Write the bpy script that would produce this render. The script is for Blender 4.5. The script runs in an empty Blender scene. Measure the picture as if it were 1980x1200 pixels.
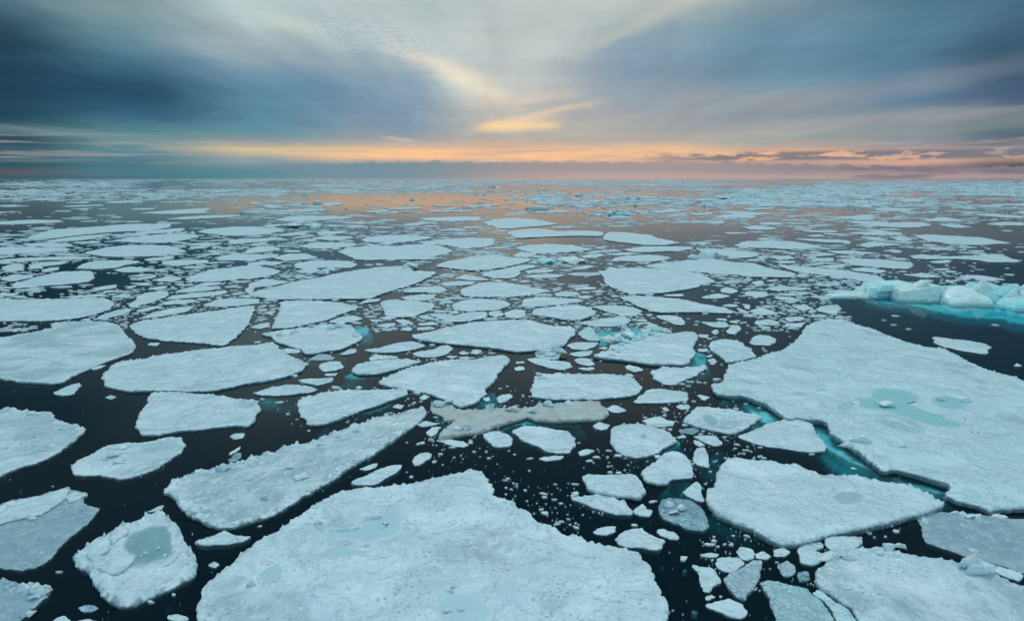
import bpy, bmesh, math, random
import numpy as np
from mathutils import Vector, noise, geometry

R = math.radians
random.seed(7)
rng = np.random.default_rng(11)
scene = bpy.context.scene
COL = scene.collection

# ------------------------------------------------------------------ camera
CAM_H, FOC, PITCH = 12.0, 1320.0, math.atan(255.0 / 1320.0)
cam_data = bpy.data.cameras.new("camera")
cam_data.sensor_width = 36.0
cam_data.lens = 36.0 * FOC / 1980.0
cam_data.clip_start = 0.5
cam_data.clip_end = 120000.0
cam = bpy.data.objects.new("camera", cam_data)
cam.location = (0, 0, CAM_H)
cam.rotation_euler = (math.pi / 2 - PITCH, 0, 0)
COL.objects.link(cam)
scene.camera = cam
CP, SP = math.cos(PITCH), math.sin(PITCH)

def direction(px, py):
    """World direction of a point of the photograph."""
    x, y = (px - 990.0) / FOC, (600.0 - py) / FOC
    return (x, CP + y * SP, y * CP - SP)

def at(px, py, z=0.0):
    """Where the sight line through a point of the photograph meets the level z."""
    d = direction(px, py)
    t = (z - CAM_H) / d[2]
    return (d[0] * t, d[1] * t)

# ------------------------------------------------------------------ view and render
vs = scene.view_settings
vs.view_transform = 'Standard'
vs.look = 'None'
vs.exposure = 0.0
vs.gamma = 1.0
scene.render.engine = 'CYCLES'
scene.cycles.use_denoising = True
scene.cycles.max_bounces = 6
scene.cycles.diffuse_bounces = 3
scene.cycles.glossy_bounces = 2
scene.cycles.transparent_max_bounces = 12
scene.cycles.volume_bounces = 0
scene.cycles.caustics_reflective = False
scene.cycles.caustics_refractive = False

# ------------------------------------------------------------------ node helper
class G:
    def __init__(self, tree):
        self.t, self.n, self.l = tree, tree.nodes, tree.links
    def node(self, kind, **kw):
        n = self.n.new(kind)
        for k, v in kw.items():
            setattr(n, k, v)
        return n
    def put(self, sock, v):
        if isinstance(v, bpy.types.NodeSocket):
            self.l.new(v, sock)
        elif v is not None:
            sock.default_value = v
    def m(self, op, a, b=None, c=None, clamp=False):
        n = self.node('ShaderNodeMath', operation=op, use_clamp=clamp)
        for s, v in zip(n.inputs, (a, b, c)):
            self.put(s, v)
        return n.outputs[0]
    def v(self, op, a, b=None, scale=None):
        n = self.node('ShaderNodeVectorMath', operation=op)
        self.put(n.inputs[0], a)
        if b is not None:
            self.put(n.inputs[1], b)
        if scale is not None:
            self.put(n.inputs['Scale'], scale)
        return n.outputs['Value'] if op in ('LENGTH', 'DOT_PRODUCT', 'DISTANCE') else n.outputs[0]
    def xyz(self, x, y, z):
        n = self.node('ShaderNodeCombineXYZ')
        for s, q in zip(n.inputs, (x, y, z)):
            self.put(s, q)
        return n.outputs[0]
    def mix(self, f, a, b, blend='MIX'):
        n = self.node('ShaderNodeMix', data_type='RGBA', blend_type=blend)
        self.put(n.inputs[0], f)
        self.put(n.inputs[6], a if isinstance(a, bpy.types.NodeSocket) else (*a, 1))
        self.put(n.inputs[7], b if isinstance(b, bpy.types.NodeSocket) else (*b, 1))
        return n.outputs[2]
    def ss(self, x, lo, hi, a=0.0, b=1.0):
        n = self.node('ShaderNodeMapRange', interpolation_type='SMOOTHSTEP')
        for s, q in zip(n.inputs, (x, lo, hi, a, b)):
            self.put(s, q)
        return n.outputs[0]
    def noise(self, vec, scale, detail=4.0, rough=0.5, dist=0.0):
        n = self.node('ShaderNodeTexNoise')
        self.put(n.inputs['Vector'], vec)
        n.inputs['Scale'].default_value = scale
        n.inputs['Detail'].default_value = detail
        n.inputs['Roughness'].default_value = rough
        n.inputs['Distortion'].default_value = dist
        return n.outputs[0]

def lin(*c):
    return tuple((q / 255.0 / 12.92) if q <= 10 else (((q / 255.0) + 0.055) / 1.055) ** 2.4 for q in c)

# ------------------------------------------------------------------ sky: dusk cloud deck, clear strip at the horizon
SUN_AZ, SUN_EL = R(4.0), R(50.0)
world = bpy.data.worlds.new("World")
scene.world = world
world.use_nodes = True
wt = world.node_tree
wt.nodes.clear()
g = G(wt)
tc = g.node('ShaderNodeTexCoord').outputs['Generated']
sep = g.node('ShaderNodeSeparateXYZ')
g.put(sep.inputs[0], g.v('NORMALIZE', tc))
dx, dy, dz = sep.outputs
az = g.m('MULTIPLY', g.m('ARCTAN2', dx, dy), 180 / math.pi)         # degrees right of north
el = g.m('MULTIPLY', g.m('ARCSINE', dz), 180 / math.pi)             # degrees above the horizon

def azel(px, py):
    d = direction(px, py)
    return math.degrees(math.atan2(d[0], d[1])), math.degrees(math.atan2(d[2], math.hypot(d[0], d[1])))

# a cloud deck seen in perspective: streaks that run towards the bright gap
deckk = g.m('DIVIDE', 1.0, g.m('ADD', g.m('MAXIMUM', dz, 0.0), 0.06))
deck = g.xyz(g.m('MULTIPLY', dx, deckk), g.m('MULTIPLY', dy, deckk), 0.0)
fan = g.noise(g.xyz(g.m('MULTIPLY', g.m('MULTIPLY', dx, deckk), 1.1), g.m('MULTIPLY', g.m('MULTIPLY', dy, deckk), 0.16), 2.0), 1.0, 8, 0.62, 0.5)
fine = g.noise(g.xyz(g.m('MULTIPLY', g.m('MULTIPLY', dx, deckk), 3.2), g.m('MULTIPLY', g.m('MULTIPLY', dy, deckk), 0.7), 7.0), 1.0, 8, 0.66, 0.4)
w1 = g.m('ADD', g.m('MULTIPLY', g.m('SUBTRACT', g.noise(g.xyz(g.m('MULTIPLY', az, 0.06), g.m('MULTIPLY', el, 0.26), 3.1), 1.0, 7, 0.6), 0.5), 0.8), g.m('MULTIPLY', g.m('SUBTRACT', fan, 0.5), 0.7))
w2 = g.m('SUBTRACT', g.noise(g.xyz(g.m('MULTIPLY', az, 0.08), g.m('MULTIPLY', el, 0.34), 9.7), 1.0, 7, 0.62), 0.5)
lowk = g.ss(el, 0.3, 6.0, 0.12, 1.0)
elw = g.m('ADD', el, g.m('MULTIPLY', g.m('MULTIPLY', w1, lowk), 2.6))
azw = g.m('ADD', az, g.m('MULTIPLY', w2, 7.0))

ROWS = [343, 332, 318, 303, 288, 272, 255, 230, 200, 165, 120, 60, 0]
COLS = {
 0: [(50,90,104),(84,84,96),(30,82,96),(42,90,106),(50,90,104),(26,72,88),(66,98,110),(24,70,86),(22,64,84),(15,54,72),(20,58,78),(42,76,94),(70,104,120)],
 250: [(66,112,130),(72,120,134),(64,114,126),(86,128,144),(96,140,150),(102,146,152),(88,134,142),(62,112,134),(44,92,120),(36,82,108),(74,118,138),(106,140,152),(124,150,154)],
 500: [(88,136,152),(84,136,150),(120,148,156),(156,164,160),(206,188,148),(150,158,156),(102,146,160),(94,140,160),(92,138,160),(100,142,166),(138,162,176),(172,188,190),(184,204,206)],
 750:  [(140,156,164),(128,148,160),(124,146,156),(244,194,150),(234,190,150),(172,168,168),(142,158,170),(128,152,172),(126,152,174),(132,158,176),(150,170,180),(168,186,190),(172,188,188)],
 1000: [(206,178,160),(206,168,152),(160,150,150),(248,198,152),(232,184,150),(196,178,164),(184,178,170),(188,182,172),(186,184,178),(188,190,186),(188,194,194),(194,202,198),(190,200,198)],
 1250: [(212,180,164),(200,160,150),(200,166,150),(248,192,146),(240,194,156),(194,178,164),(180,174,166),(166,168,170),(150,162,172),(142,160,172),(132,156,174),(150,172,180),(188,194,184)],
 1500: [(172,156,156),(168,152,154),(170,158,152),(240,182,140),(202,170,152),(162,164,160),(162,164,162),(144,154,164),(148,156,160),(118,146,164),(106,142,162),(108,144,164),(128,152,162)],
 1750: [(150,140,146),(148,134,140),(206,162,144),(222,170,142),(168,152,150),(136,144,150),(138,148,154),(132,146,154),(98,128,152),(90,124,150),(86,126,150),(84,126,148),(80,120,140)],
 1980: [(92,96,116),(80,86,110),(92,84,96),(190,156,140),(150,134,136),(96,108,120),(84,108,120),(112,126,132),(80,98,120),(56,86,112),(46,82,106),(60,94,118),(68,104,130)],
}
COLS[-260] = [tuple(int(q * .70) for q in c) for c in COLS[0]]
COLS[2240] = [tuple(int(q * .82) for q in c) for c in COLS[1980]]
def ramp(fac, stops, interp='CARDINAL'):
    n = g.node('ShaderNodeValToRGB')
    r = n.color_ramp
    r.interpolation = interp
    while len(r.elements) > 1:
        r.elements.remove(r.elements[-1])
    for i, (p, c) in enumerate(stops):
        e = r.elements[0] if i == 0 else r.elements.new(p)
        e.position = p
        e.color = (*c, 1)
    g.put(n.inputs[0], fac)
    return n.outputs[0]

EL_TOP = 90.0
def elmap(e):                      # spreads the low sky over most of the ramp
    return (max(e, 0.0) / EL_TOP) ** 0.5
fac = g.m('POWER', g.m('DIVIDE', g.m('MAXIMUM', elw, 0.0), EL_TOP, clamp=True), 0.5)
HIGH = [(24, lin(104, 128, 142)), (38, lin(84, 108, 122)), (60, (0.50, 0.82, 0.97)), (90, (0.61, 1.0, 1.18))]
cols = []
for px, cs in sorted(COLS.items()):
    st = [(elmap(azel(px, y)[1]), lin(*c)) for y, c in zip(ROWS, cs)] + [(elmap(17.0), lin(*cs[-1]))] + [(elmap(e), c) for e, c in HIGH]
    cols.append((azel(px, 220)[0], ramp(fac, st)))
sky = cols[0][1]
for (a0, _), (a1, c) in zip(cols, cols[1:]):
    sky = g.mix(g.ss(azw, a0, a1), sky, c)

ragn = g.noise(g.xyz(g.m('MULTIPLY', az, 0.16), g.m('MULTIPLY', el, 0.9), 41.0), 1.0, 6, 0.6, 0.5)
def stroke(sky, p0, p1, width, colour, strength, soft=0.35, warp=1.0):
    """A streak of lit or dark cloud between two directions of the sky."""
    (a0, e0), (a1, e1) = azel(*p0), azel(*p1)
    L = math.hypot(a1 - a0, e1 - e0)
    ux, uy = (a1 - a0) / L, (e1 - e0) / L
    A = g.m('SUBTRACT', g.m('ADD', az, g.m('MULTIPLY', w2, 6.0 * warp)), a0)
    E = g.m('SUBTRACT', g.m('ADD', el, g.m('MULTIPLY', w1, 2.2 * warp)), e0)
    t = g.m('DIVIDE', g.m('ADD', g.m('MULTIPLY', A, ux), g.m('MULTIPLY', E, uy)), L)
    s = g.m('ABSOLUTE', g.m('SUBTRACT', g.m('MULTIPLY', E, ux), g.m('MULTIPLY', A, uy)))
    along = g.m('MULTIPLY', g.ss(t, -soft, soft), g.ss(t, 1 - soft, 1 + soft, 1.0, 0.0))
    across = g.m('POWER', g.ss(s, 0.0, width * 1.9, 1.0, 0.0), 1.6)
    ragged = g.ss(g.m('ADD', ragn, g.m('MULTIPLY', across, 0.35)), 0.36, 0.72, 0.15, 1.0)
    f = g.m('MULTIPLY', g.m('MULTIPLY', g.m('MULTIPLY', along, across), ragged), strength)
    return g.mix(f, sky, colour)

sky = stroke(sky, (560, -40), (985, 165), 2.6, lin(206, 213, 210), 0.55, 0.35, 0.7)
sky = stroke(sky, (470, 10), (640, 80), 0.8, lin(204, 212, 202), 0.6, 0.4, 0.5)
sky = stroke(sky, (780, 100), (985, 190), 0.9, lin(240, 226, 200), 0.75, 0.3, 0.7)
sky = stroke(sky, (1290, -60), (980, 150), 2.2, lin(198, 204, 200), 0.4, 0.35, 0.7)
sky = stroke(sky, (1130, 100), (1330, 5), 0.7, lin(210, 204, 188), 0.45, 0.45, 0.8)
sky = stroke(sky, (880, 40), (1060, 60), 1.6, lin(200, 206, 204), 0.35, 0.5, 0.8)
sky = stroke(sky, (930, 246), (1080, 236), 0.5, lin(255, 218, 164), 1.0, 0.2, 0.35)
sky = stroke(sky, (1000, 230), (1150, 200), 0.26, lin(246, 212, 172), 0.5, 0.35, 0.7)
sky = stroke(sky, (900, 200), (1100, 185), 0.5, lin(222, 204, 184), 0.5, 0.35, 0.6)
sky = stroke(sky, (1030, 236), (1240, 216), 0.3, lin(166, 164, 166), 0.6, 0.25, 0.35)
sky = stroke(sky, (1250, 250), (1990, 122), 0.9, lin(142, 150, 160), 0.5, 0.3, 0.5)
sky = stroke(sky, (1250, 266), (2000, 206), 0.55, lin(168, 168, 166), 0.6, 0.3, 0.5)
sky = stroke(sky, (-20, 246), (330, 276), 0.35, lin(112, 142, 150), 0.7, 0.25, 0.4)
sky = stroke(sky, (-60, 160), (420, 190), 1.5, lin(22, 68, 96), 0.55, 0.35, 0.7)
sky = stroke(sky, (360, 287), (660, 291), 0.28, lin(228, 198, 156), 0.5, 0.45, 0.6)
sky = stroke(sky, (640, 300), (1640, 300), 0.42, lin(255, 196, 146), 0.6, 0.2, 0.3)
brk = g.noise(g.xyz(g.m('MULTIPLY', az, 0.11), g.m('MULTIPLY', el, 2.6), 51.0), 1.0, 7, 0.62, 0.4)
sky = g.mix(g.m('MULTIPLY', g.m('MULTIPLY', g.ss(brk, 0.46, 0.66), 0.55), g.m('MULTIPLY', g.ss(el, 0.9, 1.4), g.ss(el, 2.4, 3.6, 1.0, 0.0))), sky, lin(178, 172, 168))
sky = stroke(sky, (740, 266), (800, 272), 0.16, lin(206, 196, 184), 0.7, 0.3, 0.4)
tex = g.m('ADD', g.m('MULTIPLY', g.m('SUBTRACT', fan, 0.5), 0.55), g.m('MULTIPLY', g.m('SUBTRACT', fine, 0.5), 0.34))
tex = g.m('ADD', 1.0, g.m('MULTIPLY', tex, g.ss(el, 0.8, 6.0, 0.25, 1.0)))
sky = g.mix(1.0, sky, g.xyz(tex, tex, g.m('ADD', g.m('MULTIPLY', tex, 0.8), 0.2)), 'MULTIPLY')
# rippled mackerel cloud in the bright streak
mk = g.noise(g.xyz(g.m('MULTIPLY', g.m('ADD', az, g.m('MULTIPLY', el, 1.1)), 1.3), g.m('MULTIPLY', g.m('SUBTRACT', el, g.m('MULTIPLY', az, 0.10)), 5.0), 0.0), 1.0, 3, 0.6, 0.4)
(ma, me) = azel(725, 78)
mr = g.m('ADD', g.m('POWER', g.m('DIVIDE', g.m('SUBTRACT', az, ma), 6.5), 2.0), g.m('POWER', g.m('DIVIDE', g.m('SUBTRACT', g.m('ADD', el, g.m('MULTIPLY', g.m('SUBTRACT', az, ma), 0.18)), me), 1.9), 2.0))
sky = g.mix(g.m('MULTIPLY', g.m('MULTIPLY', g.ss(mr, 0.1, 1.0, 1.0, 0.0), g.ss(mk, 0.38, 0.68)), 0.4), sky, lin(140, 168, 182))
# soft large streaks through the whole deck
st = g.noise(g.xyz(g.m('MULTIPLY', az, 0.03), g.m('MULTIPLY', el, 0.55), 21.0), 1.0, 6, 0.6)
sky = g.mix(g.ss(st, 0.35, 0.65, 0.0, 0.6), sky, g.mix(1.0, sky, (0.84, 0.87, 0.90), 'MULTIPLY'))
# distant cloud bank along the horizon, ragged top
bk = g.noise(g.xyz(g.m('MULTIPLY', az, 0.9), g.m('MULTIPLY', el, 1.6), 5.0), 1.0, 8, 0.66)
top = g.m('ADD', g.ss(az, -34.0, -4.0, 0.75, 1.17), g.ss(az, 12.0, 34.0, 0.12, -0.40))
bank = g.ss(g.m('SUBTRACT', el, g.m('ADD', top, g.m('MULTIPLY', g.m('SUBTRACT', bk, 0.5), 1.15))), -0.06, 0.05, 1.0, 0.0)
bank = g.m('MULTIPLY', bank, g.ss(az, -24.0, -12.0))
bcol = g.mix(g.ss(az, -12.0, 6.0), lin(112, 142, 156), lin(158, 148, 152))
bcol = g.mix(g.ss(az, 10.0, 34.0), bcol, lin(132, 122, 134))
bcol = g.mix(g.m('MULTIPLY', g.ss(el, 0.05, 0.75, 1.0, 0.0), g.ss(az, -8.0, 8.0, 0.0, 0.6)), bcol, lin(198, 170, 160))
sky = g.mix(g.m('MULTIPLY', bank, 0.9), sky, bcol)
# small torn clouds in the orange strip on the right
cn = g.noise(g.xyz(g.m('MULTIPLY', az, 0.42), g.m('MULTIPLY', el, 2.2), 14.3), 1.0, 6, 0.6)
band = g.m('MULTIPLY', g.ss(el, 1.15, 1.5), g.ss(el, 1.85, 2.2, 1.0, 0.0))
cl = g.m('MULTIPLY', g.m('MULTIPLY', g.ss(cn, 0.41, 0.51), band), g.ss(az, 7.0, 17.0))
sky = g.mix(g.m('MULTIPLY', cl, 0.9), sky, lin(112, 114, 128))
cn2 = g.noise(g.xyz(g.m('MULTIPLY', az, 0.3), g.m('MULTIPLY', el, 2.6), 30.3), 1.0, 6, 0.6)
cl2 = g.m('MULTIPLY', g.m('MULTIPLY', g.ss(cn2, 0.42, 0.6), g.ss(el, 0.7, 1.1, 1.0, 0.0)), g.ss(az, 18.0, 30.0))
sky = g.mix(g.m('MULTIPLY', cl2, 0.7), sky, lin(112, 106, 122))
# behind the camera the deck is an even dull blue
back = g.ss(g.m('ABSOLUTE', az), 45.0, 95.0)
sky = g.mix(g.m('MULTIPLY', back, g.ss(el, 55.0, 80.0, 1.0, 0.0)), sky, (0.38, 0.57, 0.65))

nish = g.node('ShaderNodeTexSky', sky_type='NISHITA', sun_disc=False)
nish.sun_elevation = SUN_EL
nish.sun_rotation = SUN_AZ
bg1 = g.node('ShaderNodeBackground')
g.put(bg1.inputs[0], sky)
bg1.inputs[1].default_value = 1.0
bg2 = g.node('ShaderNodeBackground')
g.put(bg2.inputs[0], nish.outputs[0])
bg2.inputs[1].default_value = 0.002          # what little of the clear sky shines through the deck
add = g.node('ShaderNodeAddShader')
wt.links.new(bg1.outputs[0], add.inputs[0])
wt.links.new(bg2.outputs[0], add.inputs[1])
wt.links.new(add.outputs[0], g.node('ShaderNodeOutputWorld').inputs[0])
world.cycles.sampling_method = 'MANUAL'
world.cycles.sample_map_resolution = 1024

sun_data = bpy.data.lights.new("sun", 'SUN')
sun_data.energy = 0.9
sun_data.angle = R(14)
sun_data.color = (1.0, 0.98, 0.95)
sun = bpy.data.objects.new("sun", sun_data)
sun.rotation_euler = (math.pi / 2 - SUN_EL, 0, math.pi - SUN_AZ)
sun.location = (0, 60, 60)
COL.objects.link(sun)

# ------------------------------------------------------------------ materials
def new_mat(name):
    m = bpy.data.materials.new(name)
    m.use_nodes = True
    m.node_tree.nodes.clear()
    return m, G(m.node_tree)

def ice_material(name="snowy_sea_ice", glow=False):
    m, g = new_mat(name)
    co = g.node('ShaderNodeTexCoord').outputs['Object']
    oi = g.node('ShaderNodeObjectInfo')
    off = g.m('MULTIPLY', oi.outputs['Random'], 60.0)
    p = g.v('ADD', co, g.xyz(off, off, 0.0))
    rim = g.node('ShaderNodeAttribute', attribute_name='rim').outputs['Fac']
    n1 = g.noise(p, 0.32, 7, 0.6, 0.4)
    n2 = g.noise(p, 2.2, 6, 0.65)
    n3 = g.noise(p, 11.0, 4, 0.6)
    n4 = g.noise(p, 38.0, 2, 0.6)
    bare = oi.outputs['Alpha']
    x = g.m('ADD', g.m('ADD', n1, g.m('MULTIPLY', g.m('SUBTRACT', n2, 0.5), 0.28)), g.m('MULTIPLY', g.m('SUBTRACT', bare, 0.5), 0.62))
    x = g.m('SUBTRACT', x, g.m('MULTIPLY', rim, 0.35))
    mask = g.ss(x, 0.44, 0.58)
    # wind-packed streaks
    sk = g.noise(g.v('MULTIPLY', p, (0.35, 1.5, 1.0)), 1.0, 6, 0.68, 0.6)
    snow = g.mix(g.ss(n2, 0.35, 0.7), (0.53, 0.71, 0.81), (0.78, 0.885, 0.955))
    snow = g.mix(g.ss(sk, 0.46, 0.70, 0.0, 0.45), snow, (0.52, 0.67, 0.73))
    ice = g.mix(g.ss(n2, 0.35, 0.68), (0.26, 0.41, 0.49), (0.46, 0.62, 0.70))
    c = g.mix(mask, snow, ice)
    # thaw pits and wind crust
    vo = g.node('ShaderNodeTexVoronoi', feature='F1')
    g.put(vo.inputs['Vector'], p)
    vo.inputs['Scale'].default_value = 5.5
    pits = g.m('MULTIPLY', g.ss(vo.outputs['Distance'], 0.10, 0.34, 1.0, 0.0), g.ss(g.noise(p, 0.7, 3), 0.45, 0.60))
    c = g.mix(g.m('MULTIPLY', pits, 0.7), c, (0.28, 0.42, 0.48))
    c = g.mix(g.ss(n3, 0.40, 0.70, 0.0, 0.3), c, g.mix(1.0, c, (0.82, 0.87, 0.89), 'MULTIPLY'))
    c = g.mix(g.ss(n4, 0.40, 0.75, 0.0, 0.16), c, (0.92, 0.95, 0.96))
    grime = g.m('MULTIPLY', g.ss(g.noise(p, 0.9, 5, 0.7), 0.48, 0.72), 0.35)
    c = g.mix(grime, c, (0.40, 0.53, 0.57))
    big = g.noise(g.v('MULTIPLY', p, (0.8, 1.3, 1.0)), 0.22, 5, 0.6, 0.8)
    c = g.mix(g.ss(big, 0.52, 0.68, 0.0, 0.45), c, (0.40, 0.56, 0.64))
    c = g.mix(g.ss(big, 0.46, 0.32, 0.0, 0.5), c, (0.82, 0.895, 0.95))
    c = g.mix(g.m('MULTIPLY', g.m('MULTIPLY', rim, g.ss(n2, 0.40, 0.62)), 0.6), c, (0.84, 0.89, 0.90))
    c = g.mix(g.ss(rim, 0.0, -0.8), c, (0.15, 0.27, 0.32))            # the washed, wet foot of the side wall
    c = g.mix(1.0, c, oi.outputs['Color'], 'MULTIPLY')
    b = g.node('ShaderNodeBsdfPrincipled')
    g.put(b.inputs['Base Color'], c)
    g.put(b.inputs['Roughness'], g.mix(mask, (0.55,) * 3, (0.35,) * 3))
    b.inputs['Specular IOR Level'].default_value = 0.85
    b.inputs['Sheen Weight'].default_value = 1.0          # snow scatters forward: brighter towards the light
    b.inputs['Sheen Roughness'].default_value = 0.45
    b.inputs['Sheen Tint'].default_value = (0.84, 0.98, 1.0, 1)
    h = g.m('ADD', g.m('ADD', g.m('MULTIPLY', n2, 0.10), g.m('MULTIPLY', sk, 0.06)), g.m('ADD', g.m('MULTIPLY', n3, 0.013), g.m('MULTIPLY', n4, 0.004)))
    h = g.m('MULTIPLY', h, g.ss(g.noise(p, 0.55, 4, 0.6), 0.40, 0.62, 0.15, 1.35))
    h = g.m('SUBTRACT', h, g.m('ADD', g.m('MULTIPLY', pits, 0.03), g.m('MULTIPLY', mask, 0.05)))
    bu = g.node('ShaderNodeBump')
    bu.inputs['Strength'].default_value = 0.9
    bu.inputs['Distance'].default_value = 1.0
    g.put(bu.inputs['Height'], h)
    m.node_tree.links.new(bu.outputs[0], b.inputs['Normal'])
    surf = b.outputs[0]
    if glow:                                    # dense old ice: light wanders inside it and comes out blue green
        g.put(b.inputs['Base Color'], g.mix(1.0, g.mix(0.72, c, (0.80, 0.955, 0.985)), oi.outputs['Color'], 'MULTIPLY'))
        b.inputs['Subsurface Weight'].default_value = 0.6
        b.inputs['Subsurface Radius'].default_value = (0.2, 0.95, 1.15)
        b.inputs['Subsurface Scale'].default_value = 0.8
    m.node_tree.links.new(surf, g.node('ShaderNodeOutputMaterial').inputs[0])
    return m

def pool_material():
    m, g = new_mat("melt_pool_ice")
    co = g.node('ShaderNodeTexCoord').outputs['Object']
    oi = g.node('ShaderNodeObjectInfo')
    n = g.noise(co, 1.1, 6, 0.6, 0.3)
    n2 = g.noise(co, 9.0, 4, 0.6)
    c = g.mix(g.ss(n, 0.3, 0.7, 0.0, 0.25), g.mix(1.0, oi.outputs['Color'], (0.72, 0.84, 0.86), 'MULTIPLY'), (0.50, 0.68, 0.72))
    c = g.mix(g.ss(n2, 0.5, 0.8, 0.0, 0.2), c, (0.60, 0.74, 0.78))
    rim = g.node('ShaderNodeAttribute', attribute_name='rim').outputs['Fac']
    e = g.ss(g.m('ADD', rim, g.m('MULTIPLY', g.m('SUBTRACT', g.noise(co, 1.8, 6, 0.7), 0.5), 1.5)), 0.15, 1.0)
    c = g.mix(e, c, (0.64, 0.74, 0.78))
    b = g.node('ShaderNodeBsdfPrincipled')
    g.put(b.inputs['Base Color'], c)
    b.inputs['Roughness'].default_value = 0.4
    b.inputs['Specular IOR Level'].default_value = 0.3
    bu = g.node('ShaderNodeBump')
    bu.inputs['Strength'].default_value = 0.5
    bu.inputs['Distance'].default_value = 0.03
    g.put(bu.inputs['Height'], n2)
    m.node_tree.links.new(bu.outputs[0], b.inputs['Normal'])
    m.node_tree.links.new(b.outputs[0], g.node('ShaderNodeOutputMaterial').inputs[0])
    return m

def dirty_material():
    m, g = new_mat("gritty_old_ice")
    co = g.node('ShaderNodeTexCoord').outputs['Object']
    n = g.noise(co, 1.3, 6, 0.65)
    n2 = g.noise(co, 7.0, 5, 0.65)
    vo = g.node('ShaderNodeTexVoronoi', feature='F1')
    g.put(vo.inputs['Vector'], co)
    vo.inputs['Scale'].default_value = 6.0
    c = g.mix(g.ss(n, 0.3, 0.7), (0.74, 0.81, 0.82), (0.60, 0.63, 0.59))
    grit = g.m('MULTIPLY', g.ss(vo.outputs['Distance'], 0.10, 0.22, 1.0, 0.0), g.ss(g.noise(co, 0.6, 3), 0.38, 0.6))
    c = g.mix(g.m('MULTIPLY', grit, 0.85), c, (0.10, 0.09, 0.08))
    b = g.node('ShaderNodeBsdfPrincipled')
    g.put(b.inputs['Base Color'], c)
    b.inputs['Roughness'].default_value = 0.7
    b.inputs['Specular IOR Level'].default_value = 0.3
    bu = g.node('ShaderNodeBump')
    bu.inputs['Strength'].default_value = 0.9
    bu.inputs['Distance'].default_value = 0.25
    g.put(bu.inputs['Height'], g.m('ADD', n2, g.m('MULTIPLY', n, 0.8)))
    m.node_tree.links.new(bu.outputs[0], b.inputs['Normal'])
    m.node_tree.links.new(b.outputs[0], g.node('ShaderNodeOutputMaterial').inputs[0])
    return m

def shelf_material():
    m, g = new_mat("submerged_ice")
    co = g.node('ShaderNodeTexCoord').outputs['Object']
    n = g.noise(co, 1.5, 5, 0.6)
    c = g.mix(g.ss(n, 0.3, 0.7), (0.66, 0.84, 0.86), (0.84, 0.92, 0.93))
    b = g.node('ShaderNodeBsdfPrincipled')
    g.put(b.inputs['Base Color'], c)
    b.inputs['Roughness'].default_value = 0.6
    m.node_tree.links.new(b.outputs[0], g.node('ShaderNodeOutputMaterial').inputs[0])
    return m

def water_material():
    m, g = new_mat("sea_water")
    geo = g.node('ShaderNodeNewGeometry')
    p = geo.outputs['Position']
    n1 = g.noise(g.v('MULTIPLY', p, (0.5, 1.6, 1.0)), 1.0, 5, 0.6, 0.4)
    n2 = g.noise(g.v('MULTIPLY', p, (0.05, 0.12, 1.0)), 1.0, 3, 0.5)
    wv = g.node('ShaderNodeTexWave', wave_type='BANDS', bands_direction='Y')
    g.put(wv.inputs['Vector'], p)
    wv.inputs['Scale'].default_value = 0.55
    wv.inputs['Distortion'].default_value = 3.0
    wv.inputs['Detail'].default_value = 2.0
    wv.inputs['Detail Scale'].default_value = 0.6
    h = g.m('ADD', n1, g.m('MULTIPLY', wv.outputs['Fac'], 0.06))
    h = g.m('MULTIPLY', h, g.ss(n2, 0.3, 0.7, 0.4, 1.0))
    bu = g.node('ShaderNodeBump')
    bu.inputs['Strength'].default_value = 0.5
    bu.inputs['Distance'].default_value = WAVE
    g.put(bu.inputs['Height'], h)
    fr = g.node('ShaderNodeFresnel')
    fr.inputs['IOR'].default_value = 1.11
    m.node_tree.links.new(bu.outputs[0], fr.inputs['Normal'])
    gl = g.node('ShaderNodeBsdfGlossy')
    gl.inputs['Roughness'].default_value = 0.07
    gl.inputs['Color'].default_value = (0.95, 0.95, 0.95, 1)
    m.node_tree.links.new(bu.outputs[0], gl.inputs['Normal'])
    tr = g.node('ShaderNodeBsdfTransparent')
    tr.inputs['Color'].default_value = (0.92, 0.96, 0.97, 1)
    mx = g.node('ShaderNodeMixShader')
    g.put(mx.inputs[0], g.m('MULTIPLY', fr.outputs[0], WATER_K))
    m.node_tree.links.new(tr.outputs[0], mx.inputs[1])
    m.node_tree.links.new(gl.outputs[0], mx.inputs[2])
    out = g.node('ShaderNodeOutputMaterial')
    body = g.node('ShaderNodeBsdfDiffuse')                            # what little light the deep water sends back
    body.inputs['Color'].default_value = (0.004, 0.013, 0.019, 1)
    su = g.node('ShaderNodeAddShader')
    m.node_tree.links.new(mx.outputs[0], su.inputs[0])
    m.node_tree.links.new(body.outputs[0], su.inputs[1])
    m.node_tree.links.new(su.outputs[0], out.inputs['Surface'])
    ab = g.node('ShaderNodeVolumeAbsorption')
    ab.inputs['Color'].default_value = ABS_COLOR
    ab.inputs['Density'].default_value = ABS_DENS
    m.node_tree.links.new(ab.outputs[0], out.inputs['Volume'])
    return m

def drowned_material():
    m, g = new_mat("drowned_ice_bits")
    co = g.node('ShaderNodeTexCoord').outputs['Object']
    c = g.mix(g.ss(g.noise(co, 2.5, 5, 0.6), 0.3, 0.7), (0.20, 0.17, 0.17), (0.46, 0.38, 0.38))
    b = g.node('ShaderNodeBsdfPrincipled')
    g.put(b.inputs['Base Color'], c)
    b.inputs['Roughness'].default_value = 0.7
    m.node_tree.links.new(b.outputs[0], g.node('ShaderNodeOutputMaterial').inputs[0])
    return m

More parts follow.
